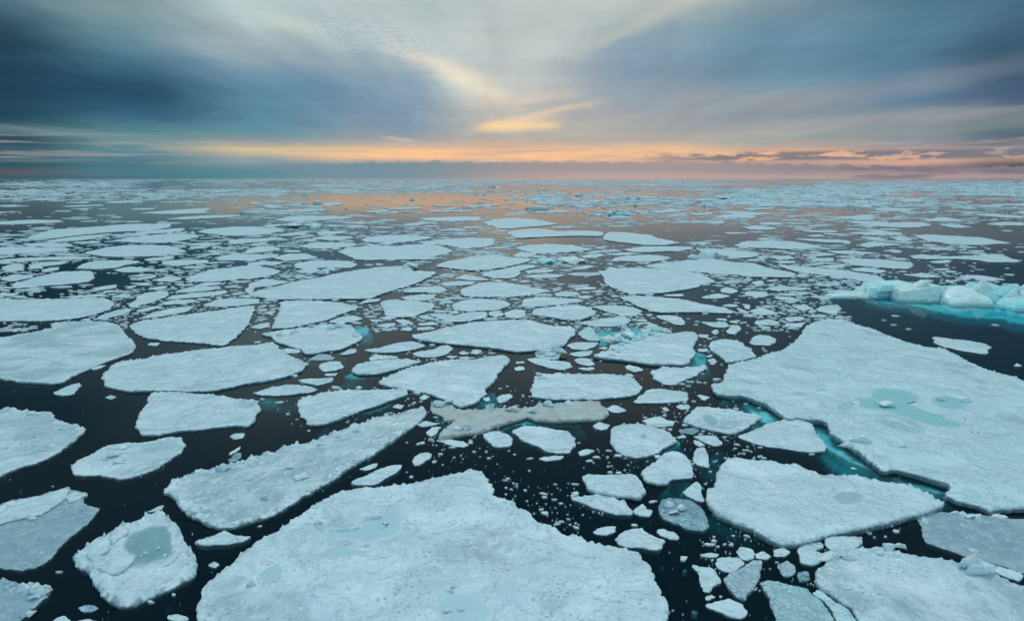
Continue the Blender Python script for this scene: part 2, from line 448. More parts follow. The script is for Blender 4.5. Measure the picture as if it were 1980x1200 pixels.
def deep_material():
    m, g = new_mat("dark_sea_bed")
    b = g.node('ShaderNodeBsdfPrincipled')
    b.inputs['Base Color'].default_value = (0.01, 0.016, 0.02, 1)
    b.inputs['Roughness'].default_value = 1.0
    m.node_tree.links.new(b.outputs[0], g.node('ShaderNodeOutputMaterial').inputs[0])
    return m

WAVE, WATER_K = 0.008, 1.0
ABS_COLOR, ABS_DENS = (0.05, 0.86, 0.885, 1), 1.3
GLACIER = ice_material("blue_green_ice", True)
ICE, POOL, DIRTY, SHELF, WATER, DEEP, DROWNED = ice_material(), pool_material(), dirty_material(), shelf_material(), water_material(), deep_material(), drowned_material()

# ------------------------------------------------------------------ scene helpers
def tag(o, label=None, cat=None, group=None, kind=None):
    for k, v in (('label', label), ('category', cat), ('group', group), ('kind', kind)):
        if v:
            o[k] = v
    return o

def mesh_object(name, verts, faces, mat, loc=(0, 0, 0), parent=None, smooth=True, rim=None):
    me = bpy.data.meshes.new(name)
    me.from_pydata([tuple(v) for v in verts], [], [tuple(f) for f in faces])
    me.materials.append(mat)
    if rim is not None:
        a = me.attributes.new('rim', 'FLOAT', 'POINT')
        a.data.foreach_set('value', np.asarray(rim, dtype=np.float32))
    me.polygons.foreach_set('use_smooth', [smooth] * len(me.polygons))
    me.update()
    o = bpy.data.objects.new(name, me)
    COL.objects.link(o)
    o.location = loc
    if parent is not None:
        o.parent = parent
    return o

def empty(name, loc):
    o = bpy.data.objects.new(name, None)
    o.empty_display_size = 0.3
    o.location = loc
    COL.objects.link(o)
    return o

# ------------------------------------------------------------------ the sea
S = 45000.0
tag(mesh_object("water", [(-S, -S, 0), (S, -S, 0), (S, S, 0), (-S, S, 0), (-S, -S, -9), (S, -S, -9), (S, S, -9), (-S, S, -9)],
    [(0, 1, 2, 3), (7, 6, 5, 4), (0, 4, 5, 1), (1, 5, 6, 2), (2, 6, 7, 3), (3, 7, 4, 0)], WATER, smooth=False), kind='structure')
tag(mesh_object("sea_bed", [(-S, -S, -9.5), (S, -S, -9.5), (S, S, -9.5), (-S, S, -9.5)], [(0, 1, 2, 3)], DEEP, smooth=False), kind='structure')

# ------------------------------------------------------------------ floes
FLOES = [
 ('F', 0.22, 0.36, 'w', 0.0, 'the vast floe', 'vast snow covered floe with a thin wavy snow ridge, largest in the near water', '496,1045.3 514.7,1033.3 537.3,1025.3 541.3,1018.7 560,1010.7 562.7,1004 581.3,994.7 600,979.2 618.7,968 640,958.7 664,948 693.3,943.5 736,941.3 770.7,935.5 800,932 834.7,924 874.7,916 901.3,910.7 922.7,908.8 932,912 934.7,920 944,926.7 945.3,933.3 957.3,944 949.3,956 960,959.5 976,962.7 976,962.7 994.7,970.7 1000,981.3 1013.3,984 1024,989.3 1029.3,997.3 1045.3,1010.7 1061.3,1013.3 1074.7,1021.3 1085.3,1029.3 1096,1034.7 1106.7,1030.7 1125.3,1038.7 1133.3,1046.7 1162.7,1050.7 1189.3,1057.3 1216,1061.3 1237.3,1069.3 1242.7,1080 1253.3,1085.3 1264,1109.3 1266.7,1122.7 1277.3,1133.3 1278.7,1146.7 1288,1160 1294.7,1181.3 1293.3,1200 1285,1290 1100,1400 600,1420 400,1300 384,1198.7 382.7,1162.7 392,1141.3 400,1122.7 437.3,1098.7 458.7,1077.3 474.7,1064 500,1045.3'),
 ('F', 0.2, 0.1, 'w', 1.0, 'the rimmed floe', 'floe with broken snow crust around a grey central pool, beside the vast floe', '141.3,1077.3 152,1064 170.7,1050.7 186.7,1037.3 208,1034.7 226.7,1018.7 256,1010.7 277.3,1000 306.7,994.7 322.7,997.3 338.7,1010.7 346.7,1024 354.7,1040 370.7,1064 384,1090.7 378.7,1106.7 370.7,1117.3 346.7,1128 314.7,1141.3 288,1154.7 261.3,1169.3 240,1170.7 213.3,1162.7 197.3,1149.3 192,1136 181.3,1120 170.7,1106.7 160,1098.7 148,1093.3'),
 ('F', 0.09, 0.85, 'g', 0.0, 'the half drowned floe', 'half drowned blue grey floe with a white snow shelf along its back edge', '0,976 21.3,965.3 48,962.7 80,956 106.7,946.7 130.7,940 138.7,948 170.7,952 157.3,965.3 170.7,978.7 194.7,981.3 181.3,994.7 170.7,1008 149.3,1026.7 133.3,1040 117.3,1053.3 106.7,1069.3 88,1088 66.7,1097.3 34.7,1101.3 10.7,1098.7 0,1096 -40,1082.7 -53.3,1013.3'),
 ('F', 0.1, 0.95, 'g', 1.0, 'the corner floe', 'dark grey floe with white lumps on its edge in the bottom left corner', '0,1120 8,1114.7 16,1121.3 42.7,1128 64,1129.3 88,1130.7 96,1138.7 90.7,1152 77.3,1162.7 66.7,1173.3 53.3,1186.7 37.3,1200 26.7,1216 -32,1216 -32,1120'),
 ('F', 0.15, 0.2, 'w', 0.0, 'the lens floe', 'clean lens shaped small floe beside the upper left edge of the vast floe', '376,1048 400,1040 421.3,1029.3 434.7,1025.3 453.3,1030.7 466.7,1034.7 485.3,1037.3 469.3,1045.3 440,1050.7 400,1052'),
 ('F', 0.17, 0.55, 'w', 0.0, 'the oval floe', 'smooth oval floe with small lumps, alone in dark water left of the long diagonal floe', '137.6,900 151.5,887.9 176.8,877.8 197,865.2 214.6,857.6 242.4,855.1 267.7,856.3 298,850 325.8,843.7 348.5,844.9 357.3,855.1 353.5,870.2 333.3,885.4 313.1,898 317.3,896 296,908 266.7,918.7 234.7,925.3 213.3,921.3 186.7,918.7 138.7,917.3 137.3,897.3'),
 ('F', 0.2, 0.55, 'w', 0.0, 'the pointed floe', 'rough floe cut by the left picture edge with a blunt point into dark water', '0,791.9 12.6,788.1 27.8,786.9 32.8,790.7 58.1,794.4 75.8,795.7 96,794.4 106.1,807.1 126.3,817.2 151.5,819.7 164.1,827.3 161.6,834.8 143.9,850 121.2,867.7 96,882.8 70.7,895.5 53.3,898.7 21.3,909.3 0,920 -40,925.3 -53.3,880 -50.5,797'),
 ('F', 0.22, 0.42, 'w', 0.0, 'the blocky floe', 'broad blocky floe with fine pitted surface, touching the long rough floe behind it', '295.5,757.8 318.2,756.6 346,757.1 373.7,760.1 424.2,762.9 454.5,769.2 489.9,771.7 500,774.2 497.7,776.8 505.3,791.9 492.6,802 490.1,814.6 480,821 479.8,822.2 429.3,823.5 393.9,828.5 366.2,829.8 333.3,834.8 303,839.9 277.8,839.9 268.9,832.3 261.4,822.2 263.9,807.1 275.3,789.4 287.9,778 285.4,766.7'),
 ('F', 0.25, 0.38, 'w', 0.0, 'the long rough floe', 'long rough topped floe with a jagged back edge and pointed right end', '197,723.7 209.6,713.6 222.2,701 242.4,697.2 267.7,696 303,687.1 340.9,680.8 378.8,675.8 429.3,670.7 467.2,666.9 500,666.2 500.2,664.4 522.9,660.6 535.6,665.7 541.9,675.8 558.3,685.9 581,694.7 594.9,702.3 586.1,713.6 563.3,723.7 530.5,732.6 495.2,737.6 480,740.2 484.8,737.6 449.5,746.5 404,755.3 373.7,756.1 346,753.5 298,754 252.5,755.3 227.3,751.5 207.1,745.2 198.2,733.8'),
 ('F', 0.25, 0.5, 'w', 0.0, 'the ringed floe', 'big floe at the left picture edge with a faint round ring on it', '0,653 37.9,645.5 65.7,641.7 101,632.8 98.5,625.3 121.2,621.5 161.6,621.5 202,621.5 227.3,627.8 237.4,637.9 244.9,650.5 260.1,660.6 262.6,670.7 255.1,680.8 222.2,693.4 191.9,703.5 166.7,713.6 141.4,726.3 121.2,738.9 101,741.4 85.9,738.9 37.9,738.4 0,730.1 -50.5,718.7 -50.5,658.1'),
 ('F', 0.22, 0.15, 'w', 0.0, 'the axe floe', 'smooth white floe shaped like an axe head, just behind the long rough floe', '253,627 275,620 330,612 400,603 455,595 494,590 489,605 478,630 460,648 432,668 385,662 330,658 290,655 266,645 252,633'),
 ('F', 0.22, 0.1, 'w', 0.0, 'the dagger floe', 'smooth dagger shaped floe with its blunt left end on dark water', '543.1,581.8 581,579.3 621.4,581.8 669.4,586.9 698.4,593.2 656.8,607.1 631.5,617.2 656.8,608.8 631.5,617.7 601.2,625.3 555.8,632.8 525.5,635.4 530.5,620.2 540.6,600 541.9,597'),
 ('F', 0.28, 0.1, 'w', 0.0, 'the turquoise lipped floe', 'lumpy white floe with a turquoise lip under its front and right edges', '505.3,644.2 530.5,640.4 565.9,635.4 593.6,631.6 621.4,626.5 661.8,626.5 682,629 689.6,640.4 702.2,651.8 697.2,658.1 671.9,668.2 656.8,674.5 631.5,677 606.3,683.3 588.6,683.3 581,673.2 558.3,668.2 543.1,661.9 530.5,659.3 528,651.8'),
 ('F', 0.26, 0.12, 'w', 0.0, 'the wedge floe', 'large white wedge of ice whose blunt foot glows green at the water', '730,737.6 755.3,723.7 780.5,713.6 805.8,706.1 838.6,699.7 871.4,694.7 909.3,694.7 934.5,690.9 967.4,685.9 972.6,687.1 987.8,696 972.6,711.1 960,721.2 959.8,731.3 940.9,749 938.3,761.6 924.4,774.2 909.3,781.8 891.6,785.6 876.5,779.3 853.7,769.2 833.5,761.6 803.2,754 772.9,749 745.2,743.9'),
 ('F', 0.22, 0.3, 'w', 0.0, 'the sloped floe', 'long floe with a dull front slope, just behind the long diagonal floe', '573.4,780.6 586.1,767.9 606.3,764.1 621.4,757.8 656.8,754 707.3,752.8 752.7,751.5 780.5,750.3 790.6,756.6 788.1,762.9 757.8,771.7 732.5,780.6 707.3,789.4 682,799.5 651.7,812.1 631.5,817.2 611.3,821 593.6,818.4 588.6,807.1 578.5,794.4'),
 ('F', 0.15, 0.1, 'w', 0.0, 'the slipper floe', 'slim slipper shaped floe with green underside, left of the sloped floe', '485.1,759.1 505.3,754 530.5,746.5 563.3,742.7 593.6,745.2 616.4,752.8 601.2,757.8 563.3,762.9 530.5,764.1 502.7,762.9'),
 ('F', 0.22, 0.6, 'w', 0.6, 'the long diagonal floe', 'long diagonal floe with a bluish middle, scattered lumps and pale snow border', '826,798.2 818.4,785.6 798.2,789.4 770.4,799.5 732.5,805.8 707.3,814.6 682,822.2 656.8,832.3 626.5,842.4 601.2,853.8 576,860.1 548.2,861.4 533,872.7 480,885.4 469.3,890.7 426.7,898.7 400,909.3 360,917.3 338.7,928 317.3,944 320,952 344,969.3 354.7,984 381.3,1002.7 400,1013.3 421.3,1020 453.3,1017.3 500,1004 514.7,1000 546.7,984 581.3,962.7 613.3,944 645.3,924 682.7,901.3 717.3,880 707.3,887.9 732.5,870.2 765.4,850 793.1,827.3 815.9,809.6'),
 ('F', 0.3, 0.1, 'd', 0.0, 'the dirty floe', 'crooked dirty beige floe peppered with dark grit in the middle of the pack', '832.3,776.8 841.1,771.7 853.7,771.7 873.9,781.8 884,789.4 921.9,791.9 959.8,788.1 980,785.6 972.6,786.9 990.3,784.3 1002.9,790.7 1018.1,786.9 1028.2,788.1 1043.3,778 1061,779.3 1111.5,775.5 1162,774.2 1162,781.8 1172.1,789.4 1177.2,799.5 1162,808.3 1131.7,809.6 1096.4,810.9 1061,812.1 1033.2,809.6 1018.1,803.3 1000.4,809.6 980.2,815.9 960,823.5 964.8,822.2 942.1,829.8 919.4,834.8 884,839.9 858.8,846.2 846.2,848.7 853.7,834.8 866.4,822.2 881.5,810.9 858.8,809.6 851.2,799.5 836.1,794.4 833.5,786.9'),
 ('F', 0.2, 0.2, 'w', 0.0, 'the loaf floe', 'flat loaf shaped floe with straight sides and a rounded right end', '1033.2,725 1045.9,721.2 1066.1,722.5 1101.4,721.2 1121.6,722.5 1174.6,722.5 1202.4,725 1227.7,733.8 1239,746.5 1235.3,756.6 1212.5,765.4 1174.6,769.2 1136.8,771.7 1086.3,770.5 1028.2,767.9 1026.9,754 1030.7,741.4'),
 ('F', 0.18, 0.2, 'w', 0.0, 'the trapezoid floe', 'small trapezoid floe right of the loaf floe', '1223.9,776.8 1232.7,767.9 1250.4,754 1275.7,751.5 1303.4,754 1328.7,757.8 1333.7,774.2 1308.5,775.5 1263,778'),
 ('F', 0.2, 0.15, 'w', 0.0, 'the teardrop floe', 'smooth teardrop floe with a tiny pool dimple and a point to the right', '1186,824.7 1202.4,819.7 1237.8,819.2 1255.5,823.5 1285.8,829.8 1298.4,839.9 1311,852.5 1293.3,860.1 1273.1,872.7 1245.4,881.6 1225.2,882.8 1204.9,877.8 1189.8,867.7 1182.2,855.1 1179.7,842.4'),
 ('F', 0.18, 0.3, 'w', 0.0, 'the almond floe', 'almond shaped floe with a fine scratch, just in front of the dirty floe', '987.8,832.3 1013,822.2 1040.8,823.5 1073.6,828.5 1098.9,832.3 1111.5,847.5 1111.5,860.1 1101.4,872.7 1081.2,874.7 1061,871.5 1035.8,860.1 1010.5,848.7 992.8,838.6'),
 ('F', 0.15, 0.1, 'w', 0.0, '', 'small smooth rounded floe just left of the almond floe', '934.5,838.6 947.2,833.6 974.9,832.3 967.6,833.6 982.7,837.4 991.6,848.7 990.3,856.3 982.7,861.4 965.1,862.6 954.7,861.4 942.1,852.5'),
 ('F', 0.18, 0.55, 'w', 0.7, 'the frosted floe', 'frosted floe with pale rough rim and bluish middle, beside the turquoise channel', '1321.1,814.6 1331.2,802 1346.4,785.6 1374.1,786.9 1404.4,789.4 1439.8,794.4 1440,796.7 1463.3,800 1471.7,806.7 1456.7,820 1416.7,838.3 1429.7,834.8 1414.5,838.6 1389.3,834.8 1353.9,826 1323.6,817.2'),
 ('F', 0.45, 0.32, 'a', 0.0, 'the giant floe', 'giant white floe with green melt pools and a turquoise underwater shelf', '1373.3,743.3 1396.7,738.3 1406.7,713.3 1408,704 1436.7,698 1466,692.7 1483.3,683.3 1513.3,676.7 1540,656.7 1556.7,633.3 1573.3,621.7 1593.3,616.7 1633.3,617.3 1660,628.3 1690,636.7 1716.7,648.3 1756.7,661.7 1790,670 1826.7,673.3 1860,691.7 1886.7,705 1923.3,718.3 1956.7,726.7 1980,736.7 2150,800 2250,900 2250,1000 2100,1010 1980,978.2 1958.1,979.5 1925.4,980.9 1911.8,985 1887.2,972.7 1849.1,965.9 1830,955 1827.2,949.5 1842.2,941.4 1832.7,934.5 1805.4,925 1767.2,912.7 1730.4,905.9 1706.7,908.3 1693.3,896.7 1666.7,876.7 1643.3,856.7 1623.3,846.7 1606.7,836.7 1603.3,816.7 1586.7,810 1566.7,810 1543.3,806.7 1521.7,808.3 1500,793.3 1483.3,780 1463.3,773.3 1436.7,763.3 1406.7,763.3 1386.7,760'),
 ('F', 0.35, 0.15, 'w', 0.0, 'the lobe floe', 'white lobe of ice wedged against the back left corner of the giant floe', '1370,670 1373.3,660 1396.7,655 1430,658.3 1453.3,676.7 1464.7,689.3 1436.7,695 1407.3,700.7 1390,686.7'),
 ('F', 0.18, 0.1, 'w', 0.0, 'the triangular floe', 'smooth triangular floe lying in front of the turquoise channel of the giant floe', '1426.7,843.3 1456.7,830 1486.7,818.3 1513.3,810 1546.7,811.7 1570,818.3 1576.7,836.7 1600,863.3 1596.7,871.7 1566.7,872.7 1526.7,866.7 1483.3,861.7 1456.7,855'),
 ('F', 0.42, 0.22, 'w', 0.0, 'the kite floe', 'kite shaped white floe with one round green melt pool and a grey layered edge', '1396.7,895 1406.7,886.7 1420,881.7 1450,886.7 1493.3,890 1520,898.3 1536.7,895 1553.3,903.3 1586.7,915 1616.7,918.3 1650,916.7 1690,926.7 1723.3,933.3 1743.3,931.7 1773.3,943.3 1803.3,956.7 1826.7,971.7 1825.9,970 1824.5,974.1 1794.5,986.4 1753.6,997.3 1699.1,1010.9 1671.8,1019.1 1614.5,1027.3 1576.4,1039.5 1535.4,1049.1 1510.9,1049.1 1486.4,1038.2 1456.4,1021.8 1460,1021.3 1434.7,1013.3 1408,1000 1384,989.3 1373.3,976 1365.3,962.7 1368,944 1381.3,941.3 1386.7,917.3'),
 ('F', 0.08, 0.95, 'g', 0.0, 'the slate floe', 'slate grey wet floe with white crumbs on its back edge, at right picture edge', '1772.7,994.5 1816.3,989.1 1854.5,991.8 1903.6,994.5 1930.9,1000 1980,1002.7 2150,1020 2150,1120 1980,1109.1 1947.2,1095.4 1903.6,1084.5 1849.1,1068.2 1808.1,1054.5 1789.1,1049.1 1783.6,1030 1778.2,1010.9'),
 ('F', 0.2, 0.55, 'w', 0.0, 'the wind carved floe', 'broad wind carved floe in the bottom right corner with a crumbly back rim', '1576.4,1103.6 1592.7,1092.7 1600.9,1073.6 1625.4,1065.4 1658.2,1060 1699.1,1057.3 1715.4,1057.3 1748.2,1068.2 1775.4,1073.6 1821.8,1080.4 1862.7,1090 1890,1090 1914.5,1103.6 1947.2,1120 1980,1133.6 2150,1150 2150,1330 1700,1330 1661.4,1199.9 1650,1177.2 1622.7,1160.9 1606.3,1147.2 1581.8,1133.6'),
 ('F', 0.1, 0.9, 'q', 0.0, 'the green slab', 'pale green slab of wet ice at the bottom, left of the wind carved floe', '1467.3,1125.4 1489.1,1120 1530,1130.9 1557.3,1136.3 1568.2,1148.6 1584.5,1156.8 1600.9,1178.6 1614.5,1199.9 1600,1260 1500,1260 1502.7,1199.9 1486.4,1155.4 1472.7,1133.6'),
 ('F', 0.12, 0.4, 'q', 0.0, '', 'white green tongue of ice between the green slab and the wind carved floe', '1569.5,1145.9 1587.3,1139.1 1603.6,1152.7 1620,1163.6 1644.5,1180 1655.4,1199.9 1660,1250 1625,1250 1618.6,1199.9 1605,1178.6 1588.6,1156'),
 ('F', 0.1, 0.6, 'g', 0.0, 'the grey shard', 'pointed grey shard with frosted specks just above the green slab', '1397.3,1117.3 1418.7,1104 1440,1093.3 1460,1080 1456.4,1081.8 1474.1,1083.2 1470,1106.3 1461.8,1130.9 1440,1152.7 1437.3,1157.3 1424,1152 1413.3,1138.7'),
 ('F', 0.18, 0.1, 'w', 0.0, 'the cushion floe', 'cushion shaped floe with a stepped front, right of the black channel by the vast floe', '1125.3,920 1133.3,916 1173.3,917.3 1226.7,915.2 1236,924 1248,944 1249.3,952 1237.3,960 1200,957.3 1160,950.7 1136,942.7 1133.3,933.3 1126.7,928'),
 ('F', 0.12, 0.5, 'w', 1.0, 'the crusted blade', 'blade shaped floe with a crust of white crumbs along its back edge', '1104,958.7 1130.7,957.3 1157.3,956 1184,958.7 1200,968 1216,978.7 1226.7,986.7 1224,994.7 1194.7,993.3 1157.3,985.3 1125.3,972 1109.3,965.3'),
 ('F', 0.16, 0.3, 'w', 0.0, 'the cracked floe', 'clear blue floe crossed by one diagonal crack, left of the kite floe', '1252.9,898 1273.1,885.4 1288.3,872.7 1303.4,870.2 1326.2,877.8 1338.8,898 1338.7,893.3 1340,914.7 1333.3,922.7 1296,928 1293.3,934.7 1274.7,936 1248,929.3 1237.3,914.7'),
 ('F', 0.16, 0.15, 'w', 0.0, 'the tooth floe', 'upright tooth shaped floe standing close behind the kite floe', '1338.8,882.8 1346.4,865.2 1361.5,863.9 1369.1,875.3 1372.9,898 1373.3,898.7 1368,902.7 1349.3,898.7 1341.3,890.7'),
 ('C', 0.14, 0.3, 'w', 0.0, '', 'frosted arrowhead chunk touching the left tip of the kite floe', '1318.7,949.3 1333.3,938.7 1346.7,928 1353.3,933.3 1356,949.3 1360,968 1344,965.3 1328,957.3'),
 ('F', -0.02, 0.9, 'g', 0.0, 'the drowned chunk', 'dark drowned chunk with two white lumps showing, left of the kite floe', '1277.3,965.3 1296,962.7 1333.3,965.3 1354.7,978.7 1368,1000 1370.7,1016 1360,1025.3 1333.3,1022.7 1306.7,1010.7 1280,1000 1272,984'),
 ('C', 0.12, 0.4, 'w', 0.0, '', 'crumbly small chunk at the right tip of the crusted blade', '1226.7,981.3 1242.7,972 1250.7,982.7 1261.3,986.7 1256,996 1237.3,996 1226.7,989.3'),
 ('C', 0.1, 0.1, 'w', 0.0, '', 'small frosted leaf of ice in black water beside the vast floe', '1146.7,1026.7 1157.3,1020 1181.3,1014.7 1192,1017.3 1189.3,1026.7 1170.7,1033.3 1152,1032'),
 ('F', 0.15, 0.2, 'w', 0.0, 'the arrow floe', 'clean arrow shaped floe lying next to the right shoulder of the vast floe', '1189.3,1040 1208,1026.7 1229.3,1021.3 1242.7,1018.7 1256,1029.3 1272,1037.3 1285.3,1045.3 1277.3,1050.7 1280,1057.3 1269.3,1061.3 1237.3,1057.3 1208,1054.7 1194.7,1049.3'),
 ('C', 0.1, 0.1, 'w', 0.0, '', 'smooth little cigar of ice just right of the arrow floe', '1272,1022.7 1285.3,1022.7 1304,1029.3 1312,1037.3 1306.7,1041.3 1285.3,1037.3 1274.7,1033.3'),
 ('C', 0.12, 0.15, 'w', 0.0, '', 'bright angular chunk with four corners, left of the grey shard', '1338.7,1090.7 1360,1094.7 1381.3,1100 1392,1117.3 1389.3,1125.3 1378.7,1133.3 1370.7,1144 1360,1141.3 1354.7,1125.3 1349.3,1106.7'),
 ('C', 0.12, 0.25, 'w', 0.0, '', 'pale rounded chunk just behind the grey shard', '1384,1078.7 1408,1073.3 1429.3,1077.3 1440,1089.3 1418.7,1104 1397.3,1101.3 1386.7,1090.7'),
 ('C', 0.12, 0.15, 'w', 0.0, '', 'white round chunk touching the back corner of the grey shard', '1424,1064 1434.7,1056 1450.7,1058.7 1458.7,1066.7 1453.3,1077.3 1440,1081.3 1426.7,1073.3'),
 ('C', 0.12, 0.3, 'w', 0.0, '', 'speckled long chunk at the bottom edge, left of the green slab', '1365.3,1169.3 1386.7,1160 1413.3,1154.7 1432,1165.3 1445.3,1181.3 1434.7,1194.7 1413.3,1190.7 1386.7,1178.7'),
 ('C', 0.08, 0.3, 'w', 0.0, '', 'tiny white rounded chunk just left of the grey shard', '1362.7,1152 1376,1146.7 1384,1152 1376,1158.7 1365.3,1158.7'),
 ('C', 0.08, 0.1, 'w', 0.0, '', 'small white strip floe in front of the drowned chunk, left of the green slab', '1352,1070.7 1370.7,1068 1389.3,1070.7 1381.3,1076 1357.3,1076'),
 ('C', 0.08, 0.1, 'w', 0.0, '', 'small white flat floe in front of the drowned chunk, right of the vast floe', '1357.3,1048 1384,1049.3 1381.3,1054.7 1368,1054.7'),
 ('C', 0.14, 0.5, 'w', 0.0, '', "streaked blue chunk right in front of the kite floe's lowest corner", '1543.6,1057.3 1557.3,1049.1 1590,1046.3 1592.7,1057.3 1576.4,1062.7 1598.2,1070.9 1592.7,1081.8 1570.9,1090 1549.1,1087.3 1543.6,1070.9'),
 ('C', 0.18, 0.15, 'w', 0.0, '', 'white four sided chunk between the kite floe and the wind carved floe', '1595.4,1040.9 1609.1,1032.7 1641.8,1036.8 1666.3,1035.4 1669.1,1043.6 1658.2,1057.3 1641.8,1062.7 1617.3,1066.8 1600.9,1057.3'),
 ('C', 0.1, 0.1, 'w', 0.0, '', 'small white stubby floe just in front of the kite floe', '1494.5,1062.7 1513.6,1057.3 1527.3,1065.4 1519.1,1073.6 1500,1073.6'),
 ('C', 0.1, 0.2, 'w', 0.0, '', 'small white stubby floe just behind the grey shard', '1461.8,1070.9 1475.5,1065.4 1491.8,1073.6 1480.9,1080.4 1464.5,1077.7'),
 ('C', 0.14, 0.1, 'w', 0.0, '', 'white bar of ice lodged between the slate floe and the wind carved floe', '1917.2,1098.2 1930.9,1092.7 1958.1,1100.9 1975.9,1109.1 1969,1121.3 1947.2,1114.5 1922.7,1103.6'),
 ('C', -0.05, 0.6, 'g', 0.0, '', 'small dull grey rounded chunk just left of the wind carved floe', '1540.9,1106.3 1554.5,1100.9 1565.4,1106.3 1562.7,1120 1546.4,1125.4'),
 ('C', 0.03, 0.5, 'g', 0.0, '', 'small dull grey stubby floe just behind the green slab', '1502.7,1092.7 1521.8,1081.8 1538.2,1092.7 1535.4,1111.8 1513.6,1114.5'),
 ('C', 0.1, 0.1, 'w', 0.0, '', 'small white flat floe behind the slate floe, right of the plank floe', '1914.5,995.9 1930.9,991.8 1952.7,998.6 1939,1002.7'),
 ('C', 0.1, 0.1, 'w', 0.0, '', 'tiny white rounded chunk behind the slate floe, right of the triangular floe', '1778.2,992.4 1794.5,1005.4 1794.5,1012.3 1780.9,1005.4'),
 ('F', 0.12, 0.15, 'w', 0.0, 'the cigar floe', 'cigar shaped white floe in the black strip behind the vast floe', '677.3,934.7 682.7,928 709.3,918.7 736,904 762.7,896 778.7,898.7 770.7,909.3 752,920 725.3,936 704,937.3'),
 ('C', 0.08, 0.1, 'w', 0.0, '', 'small white stubby floe just behind the cigar floe', '693.3,906.7 709.3,900 730.7,894.7 725.3,904 706.7,909.3'),
 ('C', 0.14, 0.1, 'w', 0.0, '', 'smooth white pebble shaped chunk between the cigar floe and the dirty floe', '799.4,898 798.2,890.4 807,879 820.9,872.7 833.5,876.5 836.1,882.8 820.9,891.7 808.3,898.5'),
 ('C', 0.0, 0.4, 'g', 0.0, '', 'small dull grey flat floe in front of the rimmed floe, left of the lens floe', '149.3,1174.7 160,1168 181.3,1168 192,1174.7 181.3,1181.3 160,1182.7'),
 ('C', 0.06, 0.3, 'w', 0.0, '', 'small white flat floe left of the vast floe, right of the half drowned floe', '322.7,1190.7 338.7,1186.7 360,1192 362.7,1197.3 344,1200 325.3,1197.3'),
 ('C', 0.1, 0.2, 'w', 0.0, '', 'small white stubby floe just right of the corner floe', '101.3,1198.7 122.7,1189.3 136,1200 133.3,1210.7 101.3,1210.7'),
 ('C', 0.1, 0.2, 'w', 0.0, '', 'small white flat floe in front of the rimmed floe, left of the lens floe', '149.3,1198.7 170.7,1193.3 189.3,1200 184,1208 154.7,1208'),
 ('C', 0.07, 0.1, 'w', 0.0, '', 'tiny white rounded chunk left of the vast floe, right of the oval floe', '402.7,1090.7 413.3,1085.3 422.7,1090.7 416,1097.3 405.3,1096'),
 ('C', 0.07, 0.1, 'w', 0.0, '', 'small white flat floe just behind the rimmed floe', '280,989.3 296,982.7 314.7,976 313.3,982.7 296,989.3'),
 ('C', 0.14, 0.1, 'w', 0.0, '', 'white knobbly chunk in the dark water between the ringed floe and the pointed floe', '104.8,757.8 121.2,749 141.4,741.4 156.6,738.9 156.6,745.2 143.9,751.5 151.5,751.5 138.9,761.6 121.2,764.1 108.6,761.6'),
 ('C', 0.1, 0.1, 'w', 0.0, '', 'small white rounded chunk just in front of the blocky floe', '444.4,842.4 457.1,836.1 472.2,837.4 469.7,844.9 454.5,847.5'),
 ('C', 0.02, 0.4, 'g', 0.0, '', 'small dull grey rounded chunk just in front of the long rough floe', '202,767.9 214.6,762.9 224.7,766.7 214.6,771.7'),
 ('C', 0.1, 0.1, 'w', 0.0, '', 'small white flat floe just right of the ringed floe', '174.2,711.1 191.9,706.1 207.1,704.8 197,711.1 181.8,714.9'),
 ('C', 0.07, 0.1, 'w', 0.0, '', 'small white rounded chunk left of the long diagonal floe, left of the slipper floe', '439.4,877.8 464.6,862.6 464.6,867.7 447,879'),
 ('C', -0.03, 0.6, 'g', 0.0, '', 'small dull grey rounded chunk left of the long diagonal floe, left of the slipper floe', '439.4,890.4 454.5,875.3 467.2,874 467.2,882.8 452,892.9'),
 ('C', 0.1, 0.1, 'w', 0.0, '', 'tiny white flat floe just in front of the axe floe', '287.9,663.1 308.1,661.9 303,668.2 290.4,666.9'),
 ('F', 0.14, 0.1, 'w', 0.0, '', 'medium sized white strip floe just behind the slipper floe', '573.4,733.8 593.6,731.3 621.4,730.1 646.7,728.8 641.6,737.6 616.4,743.9 596.2,741.4'),
 ('F', 0.18, 0.1, 'w', 0.0, 'the button floe', "small round white floe like a button, right of the long rough floe's tip", '613.8,711.1 621.4,701 641.6,697.2 656.8,698.5 665.6,708.6 649.2,714.9 626.5,717.4'),
 ('F', 0.08, 0.8, 'g', 0.0, '', 'medium sized dull grey strip floe just behind the button floe', '596.2,694.7 616.4,684.6 631.5,684.6 649.2,690.9 641.6,696 616.4,696'),
 ('C', 0.1, 0.1, 'w', 0.0, '', 'small white flat floe just in front of the button floe', '623.9,721.2 651.7,719.9 649.2,726.3 631.5,726.3'),
 ('C', 0.14, 0.1, 'w', 0.0, '', 'small white flat floe just in front of the turquoise lipped floe', '659.3,684.6 671.9,674.5 689.6,673.2 687.1,680.8 671.9,684.6'),
 ('F', 0.18, 0.1, 'w', 0.0, 'the canoe floe', 'thin canoe shaped floe in front of the broad pale floe', '702.2,675.8 732.5,672 762.8,663.1 795.7,659.3 810.8,661.9 826,668.2 798.2,674.5 757.8,680.8 719.9,680.8'),
 ('F', 0.16, 0.1, 'w', 0.0, '', 'medium sized white flat floe in front of the broad pale floe, behind the wedge floe', '799.4,683.3 808.3,678.3 838.6,675.8 853.7,666.9 868.9,666.9 876.5,674.5 863.8,683.3 843.6,689.6 820.9,689.6 803.2,687.1'),
